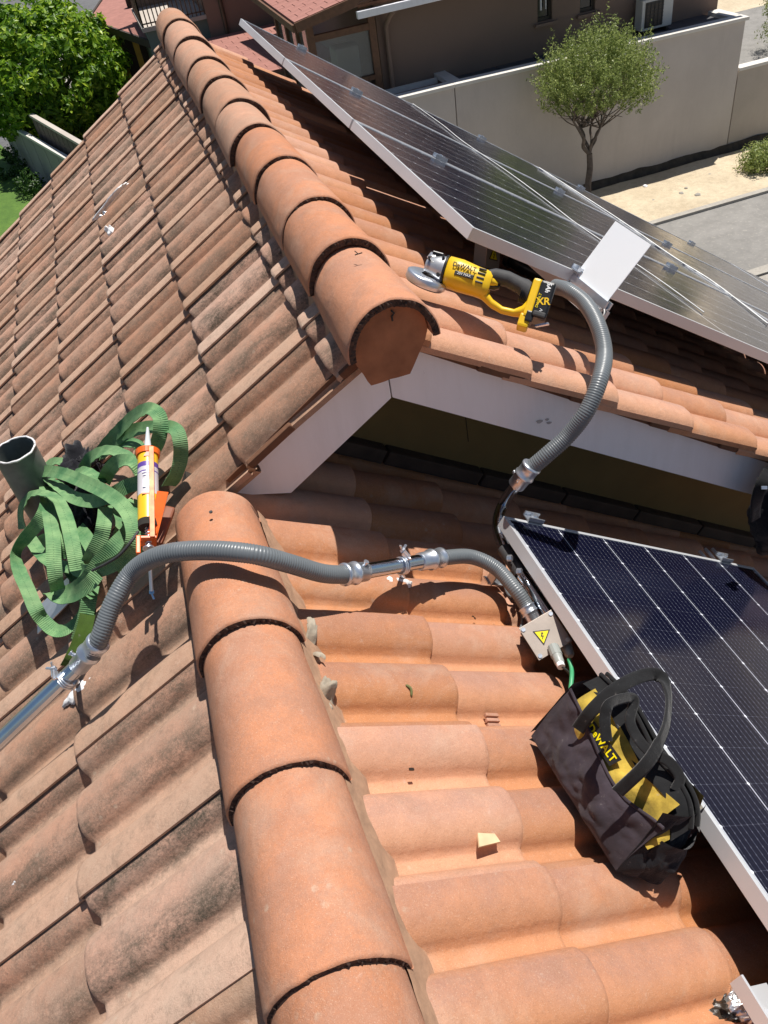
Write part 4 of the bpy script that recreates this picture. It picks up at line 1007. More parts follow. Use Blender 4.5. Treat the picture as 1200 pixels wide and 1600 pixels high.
# ------------------------------------------------------------------ ANGLE GRINDER
ga=Ru(676,420,.065); gb=Ru(850,468,.135); gx=(gb-ga).normalized(); gn=((CAM-ga).normalized()*.9+NR*.35); gn=(gn-gx*gn.dot(gx)).normalized(); gz=gn.cross(gx)*-1
if gz.dot(CU)<0: gz=-gz
GL=(gb-ga).length; K=GL/.30
T=thing('angle_grinder','yellow and black cordless angle grinder lying on the verge tiles','power tool',ga-NR*.05)
KZ=K*1.17
def g(x,z,y=0): return ga+gx*(x*K)+gz*(z*KZ)+gn*(y*KZ)
def sec(x,z,rz,ry,y=0,A=None): return (g(x,z,y),gz,gn,rz*KZ,ry*KZ)
# motor housing
m=MB(); m.loft([sec(.035,.002,.026,.026),sec(.040,.002,.033,.032),(g(.075,.001),gz,gn,.034*KZ,.033*KZ),sec(.12,-.002,.031,.030),sec(.150,-.004,.031,.029),sec(.158,-.004,.026,.024)],26,e=2.6); m.build('motor_housing',m_yellow,T,fix=True)
m=MB(); m.loft([sec(.030,.002,.033,.032),sec(.036,.002,.034,.033)],26,e=2.6); m.build('black_collar',m_black,T)
# gear head
m=MB(); m.loft([sec(.030,.002,.031,.028),sec(.015,.004,.027,.025),sec(-.006,.004,.022,.021),sec(-.020,.002,.014,.015)],20,e=2.4); m.loft([(g(-.004,.022),gx,gn,.020*K,.017*K),(g(-.004,.034),gx,gn,.015*K,.012*K)],16); gh=m.build('gear_head',m_silver,T)
for xx,zz in ((.022,.024),(.022,-.018),(-.012,.012)):
    m=MB(); m.tube([g(xx,zz,.020),g(xx,zz,.029)],.0042*K,8); m.build('bolt',m_black,gh)
m=MB(); m.box(g(.004,.032,.012),.030*K,.006*K,.010*K,(gx,gz,gn),.002); m.build('spindle_lock',m_black,gh)
# guard: half drum under the head, and wheel
gd=(-gz*.84-gn*.50-gx*.16).normalized(); ga1=gx-gd*gx.dot(gd); ga1.normalize(); gb1=gd.cross(ga1)
gc=g(-.006,-.016)
m=MB(); RG=.056*K; rows=[]
def gp(r_,a,h): return gc+ga1*(r_*math.cos(a))+gb1*(r_*math.sin(a))+gd*h
secs=[(0,.018*K,0),(0,RG*.9,0.0),(0,RG,.003*K),(0,RG,.022*K),(0,RG*.97,.024*K)]
n=48; vs=[]; 
for _,rr_,h in secs:
    for k in range(n): vs.append(gp(rr_,2*PI*k/n,h))
m.add(vs,[[i*n+k,i*n+(k+1)%n,(i+1)*n+(k+1)%n,(i+1)*n+k] for i in range(len(secs)-1) for k in range(n)],True); m.build('wheel_guard',m_zinc,T,fix=False)
m=MB(); m.tube([gc+gd*.024*K,gc+gd*.027*K],.051*K,40,smooth=False); m.build('cutting_disc',m_bprint,T)
m=MB(); m.tube([gc+gd*.027*K,gc+gd*.034*K],.013*K,6,smooth=False); m.build('flange_nut',m_zinc,T)
# upper grip (black) and lower guard bar (yellow)
m=MB(); m.loft([sec(.140,.012,.016,.022),sec(.160,.020,.017,.021),sec(.195,.022,.0165,.020),sec(.228,.016,.017,.020),sec(.248,.010,.022,.021),sec(.258,.004,.024,.021)],22,e=2.3); gr=m.build('rubber_grip',m_rubber,T)
m=MB()
for k in range(5): m.loft([(g(.238+k*.004,.0,.0),gz,gn,.025*K,.0222*K),(g(.2395+k*.004,.0,.0),gz,gn,.025*K,.0222*K)],20)
m.build('grip_ribs',m_black,gr)
m=MB(); m.loft([sec(.130,-.016,.016,.021),sec(.150,-.026,.012,.016),sec(.175,-.040,.009,.012),sec(.205,-.048,.0075,.011),sec(.235,-.047,.0075,.012),sec(.252,-.040,.012,.017),sec(.262,-.030,.020,.022)],18,e=2.3); m.build('lower_bar',m_yellow,T)
m=MB(); m.loft([sec(.142,.006,.016,.024),sec(.165,.004,.010,.018),sec(.176,.003,.005,.012)],16,e=2.4); m.build('switch_guard',m_yellow,T)
m=MB(); m.loft([sec(.146,-.006,.006,.012),sec(.170,-.004,.006,.010),sec(.182,.000,.004,.008)],12); m.build('switch_paddle',m_black,T)
m=MB(); m.box(g(.272,-.010),.024*K,.088*KZ,.050*KZ,(gx,gz,gn),.007); m.box(g(.268,-.062),.028*K,.030*KZ,.044*KZ,(gx,gz,gn),.006); m.build('foot_housing',m_yellow,T)
# battery
m=MB(); m.box(g(.300,-.010),.040*K,.082*KZ,.062*KZ,(gx,gz,gn),.007); bt=m.build('battery',m_black,T)
m=MB(); m.box(g(.300,-.044,0),.032*K,.012*KZ,.066*KZ,(gx,gz,gn),.004); m.build('battery_latch',m_rubber,bt)
m=MB(); m.box(g(.278,-.052,.012),.020*K,.028*K,.034*K,(gx,gz,gn),.004); m.build('battery_clip',m_black,bt)
m=MB(); m.bar(g(.300,-.062,.0),g(.330,-.052,.01),.005,.012,gn); m.build('belt_hook',m_zinc,T)
def gM(x,z,y,rot=0):
    a=gx*math.cos(rot)+gz*math.sin(rot); b=gn.cross(a); return frame(g(x,z,y),a,b,gn)
text('lettering','DeWALT',.0155*K,gM(.084,.010,.0362),m_bprint,T,bold=.0004)
m=MB(); m.box(g(.088,-.006,.0318),.050*K,.011*K,.004*K,(gx,gz,gn),.001); lb=m.build('black_label',m_bprint,T)
text('lettering','20V MAX',.009*K,gM(.088,-.006,.0342),m_glaze,lb)
for k in range(3):
    for z_ in (.012,.0,-.012): m=MB(); m.box(g(.122+k*.0,.0+z_+.006,.0295),.018*K,.0045*K,.004*K,(gx,gz,gn),.001); 
    
for z_ in (.018,.008,-.002,-.012): m=MB(); m.box(g(.130,z_,.0292),.020*K,.0042*K,.005*K,(gx,gz,gn),.001); m.build('cooling_slot',m_bprint,T)
text('lettering','XR',.026*K,gM(.300,-.016,.0316,PI/2*.0+.25),m_yellow,bt,bold=.0006)
text('lettering','DeWALT',.0095*K,gM(.288,-.016,.0316,PI/2),m_yprint,bt)
text('lettering','5Ah',.016*K,gM(.302,.016,.0316,-PI/2),m_glaze,bt,bold=.0004)
text('lettering','20V',.012*K,gM(.302,-.040,.0316,PI/2),m_glaze,bt)
# ------------------------------------------------------------------ GREEN SLING
def ribbon(m,pts,wd,tw,uv,th=.0022):
    """pts 3D, tw = roll in radians per control point; width starts perpendicular to the view ray"""
    P=[Vector(p) for p in pts]; n=12; S=catmull(P,n); T_=catmull([Vector((a,0,0)) for a in tw],n); l=0; rows=[]
    for i,p in enumerate(S):
        t=(S[min(i+1,len(S)-1)]-S[max(i-1,0)]).normalized(); vd=(CAM-p).normalized(); a=t.cross(vd).normalized(); b=a.cross(t)
        r_=T_[i].x; wv=(a*math.cos(r_)+b*math.sin(r_)).normalized(); nn=t.cross(wv).normalized()
        if i: l+=(S[i]-S[i-1]).length
        rows.append((p,wv,nn,l))
    for side in (1,-1):
        b=len(m.v)
        for p,wv,nn,l in rows:
            for q in range(5):
                f=q/4-.5; m.v.append(tuple(p+wv*(wd*f)+nn*(side*th*.5+.0022*math.cos(f*PI)+.0012*math.sin(l*90+f*4))))
        for i in range(len(rows)-1):
            for q in range(4):
                a_=[b+i*5+q,b+i*5+q+1,b+(i+1)*5+q+1,b+(i+1)*5+q]; u_=[(rows[i][3],q/4),(rows[i][3],(q+1)/4),(rows[i+1][3],(q+1)/4),(rows[i+1][3],q/4)]
                if side<0: a_=a_[::-1]; u_=u_[::-1]
                m.f.append(a_); m.sm.append(True); m.mi.append(0); uv.append(u_)
    for e in (-.5,.5):
        b=len(m.v)
        for p,wv,nn,l in rows:
            for sd in (1,-1): m.v.append(tuple(p+wv*(wd*e)+nn*(sd*th*.5+.0012*math.sin(l*90+e*4))))
        for i in range(len(rows)-1):
            m.f.append([b+i*2,b+i*2+1,b+i*2+3,b+i*2+2]); m.sm.append(False); m.mi.append(0); uv.append([(rows[i][3],0)]*2+[(rows[i+1][3],0)]*2)
def zc(x,y,h=.05): return L_(x/3.871,620+y/3.871,h)
LOOPS=[
 ([(600,345,.03),(640,290,.05),(720,200,.09),(820,105,.12),(905,72,.14),(965,120,.13),(968,220,.11),(935,310,.09),(880,360,.06)],[.5,.5,.6,.7,.5,.1,.1,.2,.3]),
 ([(615,330,.05),(700,262,.07),(800,205,.08),(930,180,.09),(1050,190,.10),(1088,260,.09),(1092,370,.06),(1065,470,.04),(1020,540,.02)],[.2,.3,.3,.5,.4,.1,.2,.5,.6]),
 ([(600,350,.02),(690,300,.05),(760,275,.06),(840,300,.05),(850,380,.03)],[.6,.5,.6,.7,.4]),
 ([(205,480,.08),(270,450,.10),(380,465,.12),(520,520,.13),(660,590,.13),(760,680,.12),(805,790,.11),(800,890,.10),(750,970,.09),(650,1030,.09),(560,1055,.09),(470,1045,.08),(440,970,.07)],[.6,.35,.2,.1,.1,.1,.1,.3,.3,.2,.2,.3,.4]),
 ([(500,450,.06),(545,370,.09),(640,325,.12),(740,345,.12),(820,410,.10),(860,470,.08)],[.5,.7,.8,.7,.5,.3]),
 ([(290,610,.10),(270,690,.12),(225,770,.12),(150,860,.11),(97,950,.10),(120,1060,.10),(165,1160,.10),(215,1280,.09),(260,1350,.06),(340,1415,.03),(430,1390,.02),(488,1290,.02),(495,1220,.03),(470,1160,.05)],[.1,.0,.1,.3,.8,.2,.1,.1,.3,.4,.9,1.3,1.2,.9]),
 ([(135,800,.05),(125,690,.08),(180,600,.11),(270,585,.13),(350,625,.13),(400,730,.12),(430,850,.12),(450,950,.11),(470,1050,.09)],[1.0,1.1,1.1,1.1,.7,.2,.05,.0,.1]),
 ([(275,520,.06),(280,600,.09),(300,720,.12),(320,850,.13),(325,980,.12),(335,1090,.10),(350,1170,.07)],[.1,.0,0,0,0,.1,.3]),
 ([(320,1180,.04),(420,1175,.07),(520,1110,.09),(600,1000,.10),(690,900,.10),(760,830,.08),(800,760,.06)],[.5,.3,.2,.1,.1,.2,.3]),
 ([(300,1180,.05),(360,1215,.06),(450,1195,.08),(540,1130,.09),(590,1070,.09)],[.8,.7,.4,.3,.3]),
 ([(520,1030,.07),(560,950,.09),(610,850,.10),(630,760,.11),(640,660,.09)],[.1,.1,.1,.1,.2]),
 ([(285,490,.07),(380,560,.10),(450,610,.11),(560,630,.11),(660,600,.11),(760,545,.11),(850,515,.10),(930,470,.07)],[.9,.5,.2,.2,.2,.2,.2,.3]),
 ([(625,520,.08),(665,440,.12),(720,390,.14),(800,395,.14),(850,440,.12)],[.0,.1,.4,.7,.6]),
 ([(440,470,.08),(500,450,.10),(560,470,.11),(610,520,.10)],[1.0,.9,.8,.6]),
 ([(555,1140,.05),(540,1220,.06),(522,1310,.05),(500,1390,.04),(475,1470,.03)],[.1,.05,.0,.1,.1]),
 ([(850,620,.05),(860,740,.07),(860,860,.08),(830,960,.07),(770,1030,.06),(700,1050,.05)],[.2,.1,.1,.3,.5,.6]),
 ([(760,620,.06),(790,700,.06),(790,830,.05),(760,930,.04)],[.2,.2,.2,.3]),
 ([(180,850,.05),(240,940,.06),(330,1010,.06),(450,1040,.06)],[.2,.3,.4,.6]),
 ([(300,560,.08),(340,640,.09),(370,760,.10),(380,880,.10),(375,980,.08)],[.3,.2,.1,.1,.3]),
 ([(470,790,.07),(520,850,.08),(570,940,.07)],[.0,.05,.1]),
 ([(220,500,.05),(310,400,.05),(400,400,.06),(450,440,.06)],[1.0,.9,.9,.8]),
 ([(240,880,.03),(300,860,.03),(420,900,.03),(520,920,.03),(640,880,.03)],[.2]*5),
 ([(400,1010,.03),(450,1080,.03),(520,1160,.03)],[.2]*3),
 ([(610,560,.03),(690,640,.03),(740,740,.03),(720,860,.03),(640,960,.03)],[.2]*5),
]
m=MB(); uv=[]; WD=.0335
for pts,tw in LOOPS: ribbon(m,[zc(*p) for p in pts],WD*(1.08 if pts[0][0]<700 else 1),tw,uv)
me=m.mesh('strap'); me.materials.append(m_strap); ul=me.uv_layers.new(name='UVMap')
li=0
for f,u4 in zip(me.polygons,uv):
    for k,lidx in enumerate(f.loop_indices): ul.data[lidx].uv=u4[k]
o=link('lifting_sling',me); center(o); tag(o,'tangled heap of green ribbed webbing sling on the left roof slope','sling')
m=MB(); uv=[]
ribbon(m,[L_(139,950,.045),L_(131,985,.05),L_(121,1012,.05),L_(112,1032,.05),L_(106,1042,.045)],.036,[0,0,.1,.2,.3],uv); me=m.mesh('strap_end'); me.materials.append(fabric('dark_green_webbing',(.045,.085,.012),.3)); o2=link('strap_end',me,None,o,Matrix())
# black cloth and black shade fill under the sling
def cloth_blob(name,c,ax,ay,az,rx,ry,rz,amp,mat,seed,nu=40,nv=24):
    m=MB()
    def f(u,v):
        a=2*PI*u; b=PI*(v-.5); d=Vector((math.cos(a)*math.cos(b),math.sin(a)*math.cos(b),math.sin(b)))
        k=1+amp*noise.noise(d*1.7+Vector((seed,0,0)))+amp*.6*(abs(noise.noise(d*4+Vector((0,seed,0))))*2-.5)
        return c+ax*(rx*d.x*k)+ay*(ry*d.y*k)+az*(rz*d.z*k)
    m.grid(f,nu,nv); return m
m=cloth_blob('cloth',L_(128,733,.025),UL,VL,NL,.085,.07,.05,.55,None,3.); o=m.build('cloth_and_shade_fill',m_bfab2,fix=False); tag(o,'crumpled black cloth bag under the upper loops of the green sling','cloth')
m=cloth_blob('cloth',L_(130,800,.02),UL,VL,NL,.08,.10,.035,.4,None,9.); o=m.build('cloth_and_shade_fill',m_bfab2,fix=False); tag(o,'black fill for the shade in the hollow middle of the green sling heap','cloth')  # black blob stands in for the shade inside the heap
wire('thin black cable curving through the sling heap',[zc(835,815,.11),zc(790,880,.12),zc(720,960,.12),zc(640,1010,.12),zc(560,1050,.11)],.0035,m_rubber)
# ------------------------------------------------------------------ CAULKING GUN
qa=L_(231,708,.15); qb=L_(232,815,.12); qd_=(qb-qa).normalized(); T=thing('caulking_gun','orange caulking gun with yellow and white sealant cartridge lying on the green sling','caulking gun',qb-NL*.1)
CL=(qb-qa).length; r_=.0235; cv=(CAM-(qa+qb)/2).normalized(); qn=(cv-qd_*cv.dot(qd_)).normalized(); qs=qd_.cross(qn)
def band(name,a0,a1,rad,mat,parent=T,n=28): 
    m=MB(); m.tube([qa+qd_*CL*a0,qa+qd_*CL*a1],rad,n); return m.build(name,mat,parent)
m_cy=simple('cartridge_yellow',(.85,.50,.02),.35); m_cw=simple('cartridge_white',(.62,.58,.60),.35); m_cp=simple('cartridge_purple',(.12,.06,.32),.35)
cart=band('cartridge',.0,1.0,r_,m_cy)
band('white_band',.24,.66,r_*1.012,m_cw,cart); band('purple_band',.20,.27,r_*1.018,m_cp,cart); band('purple_band',.33,.345,r_*1.018,m_cp,cart)
band('cartridge_end',.985,1.0,r_*.99,m_black,cart)
m=MB(); m.tube([qa+qd_*CL*1.0,qa+qd_*CL*1.09],r_*.98,28); m.build('dark_base',m_dark,cart)
m=MB(); m.tube([qa+qd_*(-.004),qa-qd_*.012,qa-qd_*.075],[.012,.009,.003],14); m.build('nozzle',simple('pale_nozzle',(.55,.60,.62),.4),cart)
def qM(f,off=0): return frame(qa+qd_*CL*f+qn*(r_*1.03)+qs*off,qs,-qd_,qn)
if True:
    sgn=1 if (-qs).dot(CR)>0 else 1
    QX=-qs if (-qs).dot(CR)>0 else qs; QY=-qd_
    def qM(f,off=0): return frame(qa+qd_*CL*f+qn*(r_*1.03)+QX*off,QX,QY,QX.cross(QY))
m=MB(); c=qM(.10).translation; m.prism([(-.010,-.006),(.010,-.006),(0,.012)],c,QX,QY,qn,.0006); m.build('red_triangle',simple('print_red',(.75,.08,.02),.4),cart)
for f,w_ in ((.37,.024),(.41,.020),(.66,.022)): m=MB(); m.box(qM(f,-.002).translation,w_,.0022,.0006,(QX,QY,qn)); m.build('print_line',m_cp,cart)
m=MB(); c=qM(.53,-.003).translation; m.box(c,.017,.022,.0005,(QX,QY,qn)); m.build('picture_panel',simple('print_blue',(.30,.38,.62),.4),cart)
m=MB(); m.box(c+qn*.0006,.010,.015,.0005,(QX,QY,qn)); m.build('picture_panel',m_cw,cart)
m=MB(); m.box(qM(.67,-.003).translation+qn*.0003,.022,.005,.0006,(QX,QY,qn)); m.build('print_red_bar',simple('print_red2',(.75,.12,.03),.4),cart)
# frame: front ring, top spine, back plate
m=MB(); P=[qa+qd_*.004+(QX*math.cos(a)+qn*math.sin(a))*(r_+.003) for a in [2*PI*k/28 for k in range(29)]]
for k in range(28): m.bar(P[k],P[k+1],.014,.003,(P[k]-qa).normalized())
m.build('front_ring',m_orange,T)
m=MB(); sp=QX*.008; m.bar(qa+qn*(r_+.004)+sp,qb+qn*(r_+.004)+sp+qd_*.055,.011,.0035,qn,.0008); m.build('spine',simple('worn_orange_metal',(.58,.19,.08),.5,.2,.0005,80,.35,60),T)
bk=qb+qd_*.05
m=MB(); m.box(bk,.034,.006,.040,(QX,qd_,qn),.001); m.build('back_plate',m_orange,T)
# trigger and handle sheets fold out to the right
hd=(L_(262,750,.14)-L_(240,836,.12)); hd.normalize(); hs=(QX-hd*QX.dot(hd)).normalized(); hn=hd.cross(hs)
a=bk+QX*.004
m=MB(); m.prism([(0,-.006),(.02,-.011),(.115,-.013),(.118,.010),(.03,.010),(0,.006)],a,hd,hs,hn,.0022); m.prism([(0,-.006),(.02,-.011),(.115,-.013),(.118,.004)],a+hs*.010,hd,hn,hs,.002); m.build('trigger',m_orange,T)
hd2=(L_(266,778,.06)-L_(242,840,.08)).normalized(); hs2=(QX-hd2*QX.dot(hd2)).normalized(); hn2=hd2.cross(hs2)
m=MB(); m.box(a+hd2*.06+hs2*.012-qn*.02,.11,.024,.02,(hd2,hs2,hn2),.005); m.build('handle',simple('brown_orange_handle',(.22,.07,.03),.6),T)
m=MB(); m.box(bk-QX*.022+qd_*.01,.010,.045,.012,(QX,qd_,qn),.002); m.build('lower_handle_stub',m_orange,T)
m=MB(); re=L_(237,928,.055); m.tube([qb,bk,bk+(re-bk)*.95],.0042,10); m.build('plunger_rod',m_zinc,T)
m=MB(); e=(re-bk).normalized(); m.bar(bk+(re-bk)*.93,re,.011,.005,qn,.001); m.bar(re,re+e*.012+QX*.004,.004,.004,qn); m.build('rod_hook',simple('blue_steel',(.16,.30,.50),.3,.8),T)
m=MB(); m.tube([bk+qd_*.018,bk+qd_*.020],.014,20); m.build('release_plate',m_zinc,T)
m=MB(); P=[bk-qd_*.045+qd_*(.06*i/40)+(QX*math.cos(i*1.2)+qn*math.sin(i*1.2))*.007 for i in range(41)]; m.tube(P,.0016,6); m.build('spring',m_zinc,T)
# ------------------------------------------------------------------ vent pipe at the left edge and flashing
vb=L_(112,868,-.02); vb=L_(78,800,-.02); vx,vy=vb.x,vb.y; vt=at(22,704,(0,1,0),vy); ztop=vt.z
T=thing('vent_pipe','grey green vent pipe with ragged torn rim at the left edge','vent pipe',(vx,vy,vb.z))
m=MB(); n=40; rp=.062
def vp(k,i):
    a=2*PI*k; f=i; z=vb.z-.1+(ztop-vb.z+.1)*f; dent=1+.05*noise.noise(Vector((math.cos(a)*1.2,math.sin(a)*1.2,z*6)))
    if f>=1: z+=.004*noise.noise(Vector((a*5,1,0)))
    return Vector((vx+rp*dent*math.cos(a),vy+rp*dent*math.sin(a),z))
m.grid(lambda u,v: vp(u,v),n,14); m.grid(lambda u,v: Vector((vx,vy,0))+(vp(u,v)-Vector((vx,vy,0))).cross(Vector((0,0,0)))+Vector(((vp(u,v).x-vx)*.93,(vp(u,v).y-vy)*.93,vp(u,v).z)),n,14); m.build('tube',m_pipe,T,fix=False)
m=MB(); P=[vp(k/40,1)*1+Vector((0,0,.002+.003*noise.noise(Vector((k*.9,0,3))))) for k in range(41)]; m.tube(P,[.0032+.0015*noise.noise(Vector((k*1.3,2,1))) for k in range(41)],6,cap=False); m.build('torn_rim',m_seal,T)
m=MB(); m.box(L_(84,945,.004),.14,.10,.003,(UL,VL,NL)); o=m.build('flashing_plate',m_zinc); tag(o,'grey metal flashing plate under the green sling loop','flashing')
# ------------------------------------------------------------------ TOOL BAG
# body built from a rounded box deformed by soft creases; front face towards the camera side
BX=(Rl(966,1362,.02)-Rl(832,1150,.02)); BL=BX.length; BX.normalize()
BZ=(NR*.80+Vector((.25,.25,.55))).normalized(); BZ=(BZ-BX*BZ.dot(BX)).normalized(); BY=BZ.cross(BX)
if BY.dot(UR)<0: BY=-BY
O=Rl(832,1150,.012)
T=thing('tool_bag','open black and yellow canvas tool bag leaning against the lower solar panel','bag',O)
def bp(x,y,z):
    q=Vector((x*2.2,y*6,z*6)); f=min(1,z/.19)
    return O+BX*(x*BL+.012*f*noise.noise(q+Vector((3,0,0))))+BY*(y+.020*f*noise.noise(q)+.012*f)+BZ*(z*(1-.10*math.sin(PI*min(1,max(0,x)))+.10*noise.noise(q+Vector((0,7,0)))))
BWd=.135; BH=.19
def crease(p,a=.009,s=9,seed=0): return a*noise.noise(p*s+Vector((seed,0,0)))+a*.5*(abs(noise.noise(p*s*2.3+Vector((0,seed,3))))-.2)
def fold(m,fn,nu,nv,amp=.008,seed=0,th=.004):
    def f(u,v):
        p=fn(u,v); du=(fn(min(u+.01,1),v)-fn(max(u-.01,0),v)); dv=(fn(u,min(v+.01,1))-fn(u,max(v-.01,0))); n_=du.cross(dv)
        n_=n_.normalized() if n_.length>1e-9 else BZ
        e_=min(1,6*min(u,1-u)+.15)*min(1,6*min(v,1-v)+.15); return p+n_*crease(p,amp,14,seed)*e_
    m.grid(f,nu,nv)
    return m
def lerp(a,b,t): return a+(b-a)*t
# inner body volume (black) so nothing is see-through
m=MB(); m.loft([(bp(x,.098,z_),BY,BZ,ry_,rz_) for x,z_,ry_,rz_ in ((.04,.09,.035,.07),(.10,.085,.042,.075),(.5,.085,.045,.078),(.90,.085,.042,.072),(.97,.08,.035,.06))],36,e=3.6); m.build('inner_body',m_bfab2,T,fix=True)
# front canvas pocket with sloping top edge
def front(u,v):
    top=.118+.035*math.cos(u*PI*.9)-.015*u; top=lerp(.150,.118,min(1,u*1.15)) + .02*max(0,(u-.75)/.25)
    bulge=.018*math.sin(PI*v)*math.sin(PI*min(max(u,0.02),.98)); x=u
    return bp(x-.01*math.sin(v*3), -.004-bulge+.02*v*.4, .0+top*v)
m=MB(); fold(m,front,60,26,.018,1); pk=m.build('front_pocket',m_canvas,T,fix=False)
m=MB(); P=[front(u/40,1)+(-BY)*.003 for u in range(41)]; m.tube(P,.0035,6); m.build('pocket_hem',m_canvas,pk)
# yellow front panel above the pocket
def yel(u,v):
    x=lerp(.06,.94,u); return bp(x,.010+.030*v-.010*math.sin(PI*v),lerp(.085,.180,v))
m=MB(); fold(m,yel,50,16,.022,4); yp=m.build('yellow_panel',m_yfab,T,fix=False)
# left end pocket (dark) and corner piece
def lend(u,v): return bp(-.03+.05*math.sin(PI*u)*-.6+.02*v, lerp(.0,BWd,u), lerp(.0,.165,v))
m=MB(); fold(m,lend,20,16,.010,7); m.build('end_pocket',m_canvas,T,fix=False)
def rend(u,v): return bp(1.0+.09*math.sin(PI*u)*(1-.4*v)-.05*v, lerp(-.005,BWd,u), lerp(.0,.165,v))
m=MB(); fold(m,rend,26,20,.016,8); m.build('end_pocket',m_bfab2,T,fix=False)
def rpk(u,v): return bp(1.02+.13*math.sin(PI*u)*(1-.3*v), lerp(.02,BWd-.01,u), lerp(.005,.105,v))
m=MB(); fold(m,rpk,26,14,.018,12); m.build('small_pocket',m_bfab2,T,fix=False)
# top: two zipper flaps parted over a dark mouth
for i,(y0,y1,z0,z1,mt) in enumerate(((.035,.068,.176,.205,m_bfab),(.088,.125,.205,.172,m_bfab))):
    def fl(u,v,y0=y0,y1=y1,z0=z0,z1=z1):
        x=lerp(-.02,1.04,u); droop=-.07*max(0,(u-.72)/.28)**2-.015*max(0,(.15-u)/.15); return bp(x,lerp(y0,y1,v),lerp(z0,z1,v)+droop+.006*math.sin(u*9))
    m=MB(); fold(m,fl,50,8,.007,20+i); zf=m.build('zip_flap',mt,T,fix=False)
    P=[fl(u/50,1 if i==0 else 0)+BZ*.003 for u in range(51)]; m=MB(); m.tube(P,.0048,8); m.build('zip_edge',m_bfab,zf)
def byel(u,v):
    x=lerp(.08,.92,u); return bp(x,lerp(.125,.158,v),lerp(.176,.095,v))
m=MB(); fold(m,byel,40,12,.010,30); m.build('yellow_panel',m_yfab,T,fix=False)
def bback(u,v): return bp(lerp(0,1,u),.158+.006*math.sin(PI*v),lerp(.12,.0,v))
m=MB(); fold(m,bback,30,10,.008,31); m.build('back_panel',m_canvas,T,fix=False)
# yellow corner gusset near the right end
def gus(u,v): return bp(lerp(.84,1.02,u)+.01*v,lerp(.005,.035,v),lerp(.08,.17-.06*u,v))
m=MB(); fold(m,gus,14,12,.012,33); m.build('yellow_gusset',m_yfab,T,fix=False)
# logo patch
Mx=frame(bp(.42,-.012,.138),(BX*.96+BZ*-.05).normalized(),BZ,(BX).cross(BZ)); 
lx=BX.copy(); lz=(BZ-BY*.35*-1).normalized(); ln_=lx.cross(lz)
if ln_.dot(CAM-O)<0: lx=-lx; ln_=-ln_
lo=bp(.40,.006,.148)
m=MB(); m.prism([(-.048,-.014),(.044,-.014),(.050,.014),(-.042,.014)],lo,lx,lz,ln_,.0008); lg=m.build('logo_patch',m_bprint,T)
text('lettering','DeWALT',.021,frame(lo+ln_*.0014,lx,lz,ln_),m_yprint,lg,bold=.0004)
# handles: webbing loops
def web(name,pts,wd,mat,parent,th=.004,nrm=None):
    S=catmull(pts,12); m=MB(); vs=[]
    for i,p in enumerate(S):
        t=(S[min(i+1,len(S)-1)]-S[max(i-1,0)]).normalized(); f=i/(len(S)-1); N0=nrm(f); n_=(N0-t*N0.dot(t)).normalized(); wv=t.cross(n_)
        for q in range(6):
            a=(q/5-.5); vs.append(p+wv*(wd*a)+n_*(th*.5+.001*math.sin(a*3)))
        for q in range(6):
            a=(.5-q/5); vs.append(p+wv*(wd*a)-n_*(th*.5))
    n=12; m.add(vs,[[i*n+k,i*n+(k+1)%n,(i+1)*n+(k+1)%n,(i+1)*n+k] for i in range(len(S)-1) for k in range(n)],True); return m.build(name,mat,parent,fix=True)
vd=lambda f:(CAM-O).normalized()
h1=[Rl(903,1140,.135),Rl(925,1110,.19),Rl(960,1078,.24),Rl(1000,1057,.27),Rl(1030,1056,.28),Rl(1044,1085,.28),Rl(1042,1130,.27),Rl(1026,1170,.25),Rl(1005,1200,.22),Rl(965,1238,.155)]
web('handle',h1,.026,m_bfab,T,nrm=lambda f:((CAM-O).normalized()*(.9 if (f<.35 or f>.75) else .55)+BX*(.1 if f<.4 else .6)))
h2=[Rl(948,1158,.21),Rl(945,1120,.24),Rl(955,1098,.26),Rl(990,1092,.25),Rl(985,1130,.22),Rl(1010,1170,.21),Rl(1045,1190,.22),Rl(1062,1215,.21),Rl(1055,1235,.19)]
web('handle',h2,.020,m_bfab,T,nrm=lambda f:(CAM-O).normalized()+BX*.5)
# ------------------------------------------------------------------ black jacket/bag at the right edge
T=thing('black_backpack','black padded backpack with webbing straps at the right picture edge below the bargeboard','backpack',Y_(1215,800,1.52)-Vector((0,0,.15)))
m=cloth_blob('b',Y_(1232,790,1.50),Vector((1,0,0)),Vector((0,1,0)),Vector((0,0,1)),.125,.10,.21,.13,None,5.,60,36); m.build('bag_body',m_bfab2,T,fix=False)
web('shoulder_strap',[Y_(1203,735,1.42),Y_(1190,758,1.40),Y_(1182,785,1.40),Y_(1180,812,1.41)],.035,m_bfab,T,nrm=lambda f:(CAM-O).normalized())
m=MB(); m.box(Y_(1194,762,1.39),.018,.004,.010,(CR,-CF,CU),.001); m.build('buckle',m_zinc,T)
